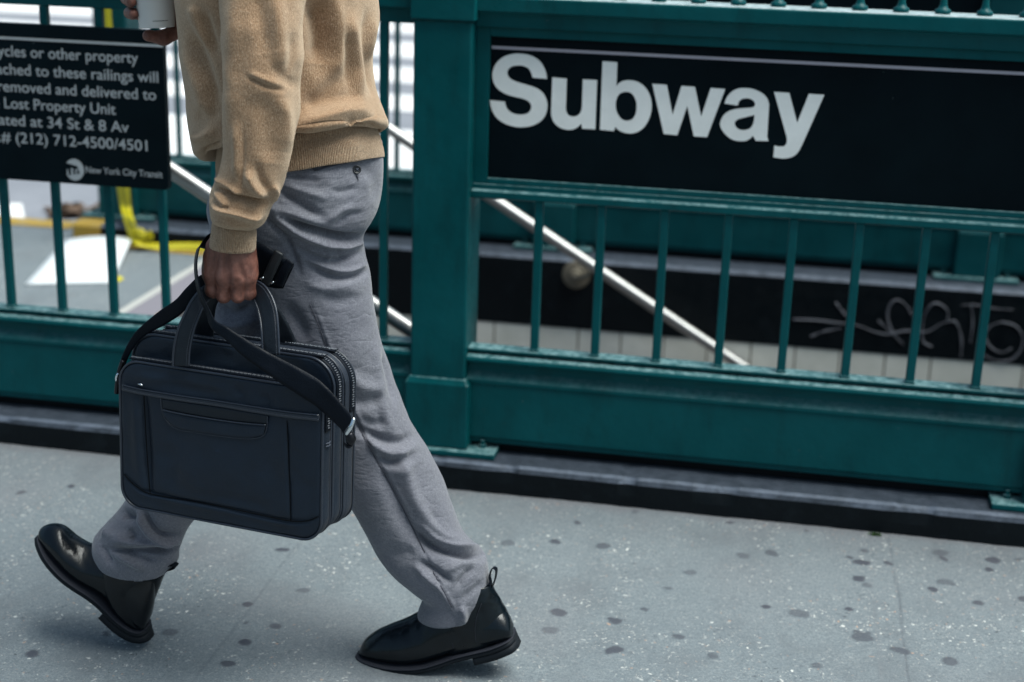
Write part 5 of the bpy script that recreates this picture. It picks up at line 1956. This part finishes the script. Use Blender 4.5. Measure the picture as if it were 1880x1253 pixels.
# phone pocket
ph = MB()
pa = [BPX(x, y, 0.0048) for x, y in ((298, 753), (330, 760), (370, 767), (410, 773), (450, 778), (488, 781))]
pb_ = [BPX(x, y, 0.0048) for x, y in ((304, 768), (322, 786), (360, 794), (410, 801), (455, 805), (484, 799))]
ribbon(pa, pb_, 0.0034, 60).build('phone_pocket', NYLON, fpk, smooth=True)
po = MB()
po.tube(crv([BPX(x, y, 0.0048) for x, y in ((295, 732), (297, 752), (304, 770), (322, 787), (360, 795), (410, 802), (455, 806), (480, 802), (489, 790), (491, 766))], 90), 0.0009, 6)
po.tube(crv([BPX(x, y, 0.0068) for x, y in ((298, 753), (330, 760), (370, 767), (410, 773), (450, 778), (488, 781))], 60), 0.0014, 6)
po.tube(crv([BPX(x, y, 0.0060) for x, y in ((224, 707), (262, 716), (330, 727), (400, 737), (470, 748), (530, 757), (586, 763))], 60), 0.0013, 6)
po.build('pocket_piping', VINYL, fpk, smooth=True)


def stitches(mb, pts, step=0.0034, ln_=0.0021, r=0.00035):
    P = crv(np.array(pts), 300)
    s_ = np.concatenate([[0], np.cumsum(np.linalg.norm(np.diff(P, axis=0), axis=1))])
    t = 0
    while t+ln_ < s_[-1]:
        a = np.array([np.interp(t, s_, P[:, i]) for i in range(3)])
        b = np.array([np.interp(t+ln_, s_, P[:, i]) for i in range(3)])
        mb.tube([a, b], r, 5)
        t += step


stt = MB()
stitches(stt, [BPX(x, y, 0.0068) for x, y in ((226, 714), (262, 722.5), (330, 733.5), (400, 743.5), (470, 755), (530, 764), (586, 770))])
stt.build('hem_stitching', THREAD, fpk)
zp = BPX(257, 706, 0.004)
zz_ = MB()
zz_.tube([zp+BU*-.004, zp+BU*.002, zp+BU*0.006+BV*-0.001], [0.0016, 0.0022, 0.0016], 8)
zz_.build('zip_pull', CHROME, fpk, smooth=True)


def zipper(mb, tape, P, up, width=0.0062, step=0.0042):
    """teeth along P"""
    P = crv(np.array(P), 400)
    s_ = np.concatenate([[0], np.cumsum(np.linalg.norm(np.diff(P, axis=0), axis=1))])
    t = 0
    k = 0
    while t < s_[-1]:
        c = np.array([np.interp(t, s_, P[:, i]) for i in range(3)])
        c2 = np.array([np.interp(min(t+.002, s_[-1]), s_, P[:, i]) for i in range(3)])
        T = c2-c
        T /= np.linalg.norm(T)+1e-9
        c = c+BN*(0.0007 if k % 2 else -0.0007)
        mb.tube([c-BN*width/2, c+BN*width/2], 0.00115, 5)
        t += step
        k += 1


def arc(u0, u1, v0, v1, rt, w, v_start, side='R', off=0.0012):
    """path over the rounded top edge from left to right"""
    pts = [bw(u0-off, v_start, w)]
    for i in range(9):
        a = math.radians(180-90*i/8)
        pts.append(bw(u0+rt+(rt+off)*math.cos(a), v1-rt+(rt+off)*math.sin(a), w))
    for i in range(9):
        a = math.radians(90-90*i/8)
        pts.append(bw(u1-rt+(rt+off)*math.cos(a), v1-rt+(rt+off)*math.sin(a), w))
    pts.append(bw(u1+off, v_start, w))
    return pts


for u0, u1, v1, rt, w, vs, of in ((0.002, W_+.004, .312, .055, -.099, 0.215, .0045), (0.003, W_+.002, .313, .050, -.053, 0.235, .0042), (0.0, W_, H_, .040, -.017, 0.200, .0042)):
    zt = MB()
    zipper(zt, None, arc(u0, u1, 0, v1, rt, w, vs, off=of), None)
    zt.build('zip_teeth', ZIP, bag, smooth=True)
for (u0, u1, v1, rt, w, vs) in ((0.002, W_+.004, .312, .055, -.099, .21), (0.003, W_+.002, .313, .050, -.053, .23), (0.0, W_, H_, .040, -.017, .195)):
    c0 = np.array(arc(u0, u1, 0, v1, rt, w, vs, off=0.0028))
    ribbon(c0-BN*0.010, c0+BN*0.010, 0.0016, 160).build('zip_tape', WEB, bag, smooth=True)

# handles
hA = px([(318, 672, -1.218), (320, 640, -1.215), (327, 607, -1.210), (339, 578, -1.203), (354, 550, -1.192), (374, 528, -1.180), (400, 516, -1.172), (430, 512, -1.170), (460, 514, -1.172), (482, 522, -1.182), (497, 541, -1.195), (507, 568, -1.210), (511, 605, -1.225), (513, 652, -1.238)])
hB = px([(347, 672, -1.218), (349, 642, -1.215), (355, 612, -1.210), (364, 586, -1.203), (375, 562, -1.192), (390, 545, -1.180), (408, 536, -1.172), (430, 532, -1.170), (450, 535, -1.172), (463, 545, -1.182), (472, 562, -1.195), (478, 585, -1.210), (481, 612, -1.225), (483, 656, -1.238)])
ha = ribbon(hA, hB, 0.0065, 140).build('handle', HANDLE, bag, smooth=True)
ha['label'] = 'front handle'
hs = MB()
A_, B_ = np.array(hA), np.array(hB)
for f in (0.10, 0.90):
    c_ = A_*(1-f)+B_*f
    stitches(hs, c_-BN*-0.0042)
hs.build('handle_stitching', THREAD, ha)
ph_ = MB()
ph_.tube(crv(A_+BN*0.001, 120), 0.0022, 8)
ph_.tube(crv(B_+BN*0.001, 120), 0.0020, 8)
ph_.build('handle_piping', VINYL, ha, smooth=True)
hA2 = px([(356, 640, -1.125), (358, 600, -1.128), (362, 570, -1.135), (372, 545, -1.145), (390, 526, -1.152), (430, 520, -1.155), (462, 520, -1.155), (486, 532, -1.150), (506, 556, -1.145), (524, 585, -1.140), (540, 618, -1.135), (552, 650, -1.13)])
hB2 = px([(392, 640, -1.125), (392, 605, -1.128), (394, 580, -1.135), (398, 560, -1.145), (410, 540, -1.152), (430, 534, -1.155), (452, 536, -1.155), (470, 550, -1.150), (486, 572, -1.145), (500, 598, -1.140), (514, 628, -1.135), (524, 656, -1.13)])
hb_ = ribbon(hA2, hB2, 0.006, 120).build('handle', HANDLE, bag, smooth=True)
hb_['label'] = 'rear handle, mostly hidden behind the hand'

# shoulder strap
sA = px([(646, 772, -1.262), (640, 757, -1.262), (612, 724, -1.260), (589, 701, -1.256), (570, 688, -1.254), (541, 672, -1.252), (492, 647, -1.250), (443, 618, -1.248), (415, 600, -1.245), (396, 589, -1.240), (384, 568, -1.232), (371, 540, -1.225), (364, 510, -1.218), (362, 482, -1.212), (368, 452, -1.20), (382, 432, -1.17), (405, 424, -1.145), (440, 432, -1.135), (473, 444, -1.135), (506, 462, -1.135), (530, 478, -1.133), (540, 488, -1.130)])
sB = px([(630, 796, -1.262), (624, 786, -1.262), (600, 764, -1.262), (580, 746, -1.262), (555, 730, -1.262), (512, 702, -1.260), (478, 678, -1.258), (443, 652, -1.255), (415, 625, -1.250), (388, 603, -1.240), (378, 575, -1.215), (365, 545, -1.200), (358, 512, -1.190), (357, 480, -1.182), (364, 456, -1.165), (384, 462, -1.14), (410, 478, -1.13), (440, 500, -1.128), (468, 520, -1.128), (492, 527, -1.128), (510, 530, -1.128), (520, 530, -1.127)])
ss_ = ribbon(sA, sB, 0.0026, 220).build('shoulder_strap', WEB, bag, smooth=True)
lA = px([(213, 702, -1.165), (218, 672, -1.165), (229, 643, -1.165), (245, 615, -1.165), (263, 596, -1.165), (292, 572, -1.165), (322, 551, -1.165), (341, 530, -1.165), (366, 507, -1.165), (392, 500, -1.160), (430, 505, -1.150)])
lB = px([(220, 706, -1.16), (228, 678, -1.16), (238, 652, -1.16), (254, 628, -1.16), (272, 613, -1.16), (302, 597, -1.16), (334, 576, -1.16), (352, 553, -1.16), (372, 530, -1.16), (394, 522, -1.155), (430, 525, -1.148)])
ribbon(lA, lB, 0.0026, 120).build('shoulder_strap', WEB, bag, smooth=True)
# slider buckle on the free end
bk = MB()
fr_ = ribbon(px([(505, 458, -1.142), (492, 486, -1.142), (478, 519, -1.142)]), px([(521, 468, -1.142), (508, 496, -1.142), (494, 526, -1.142)]), 0.006, 20)
fr_.build('strap_slider', PLASTIC, ss_, smooth=True)
fl = ribbon(px([(540, 485, -1.150), (530, 500, -1.152), (518, 528, -1.150)]), px([(526, 476, -1.145), (514, 496, -1.147), (503, 522, -1.145)]), 0.005, 20)
fl.build('strap_end_fold', WEB, ss_, smooth=True)
gl = MB()
for a, b in (((478, 513), (484, 509)), ((497, 521), (503, 517))):
    gl.tube([U(*a, -1.149), U(*b, -1.149)], 0.0018, 8)
gl.build('slider_bar', CHROME, ss_, smooth=True)
# strap hardware right
rg = MB()
rg.tube(crv(px([(650, 768, -1.262), (644, 784, -1.268), (636, 798, -1.268)]), 12), 0.0034, 10)
rg.build('strap_ring', CHROME, ss_, smooth=True)
cl = MB()
cl.tube(crv(px([(640, 795, -1.262), (644, 806, -1.262), (642, 818, -1.255)]), 12), [0.006, 0.0075, 0.008, 0.008, 0.0085, 0.009, 0.009, 0.0085, 0.0078, 0.0065, 0.005, 0.003], 12)
cl.tube(crv(px([(632, 814, -1.262), (640, 822, -1.265), (649, 812, -1.262), (648, 800, -1.262)]), 16), 0.0022, 8)
cl.build('strap_clip', BLACKMETAL, ss_, smooth=True)
lg = MB()
lg.tube(crv(px([(220, 683, -1.168), (215, 690, -1.172), (214, 698, -1.17), (218, 704, -1.168)]), 12), 0.0026, 8)
lg.build('strap_ring', CHROME, bag, smooth=True)
lc = MB()
lc.tube(crv(px([(226, 662, -1.168), (220, 680, -1.168), (216, 700, -1.168), (214, 722, -1.165)]), 14), 0.0045, 8)
lc.build('strap_clip', BLACKMETAL, bag, smooth=True)
# side loops on the gusset
for w, vv in ((-.017, (.175, .170)), (-.053, (.205, .199))):
    lp = MB()
    for v_ in vv:
        lp.tube([bw(W_+.0035, v_, w-.008), bw(W_+.006, v_, w), bw(W_+.0035, v_, w+.008)], 0.0012, 6)
    lp.build('side_tab', THREAD, bag, smooth=True)
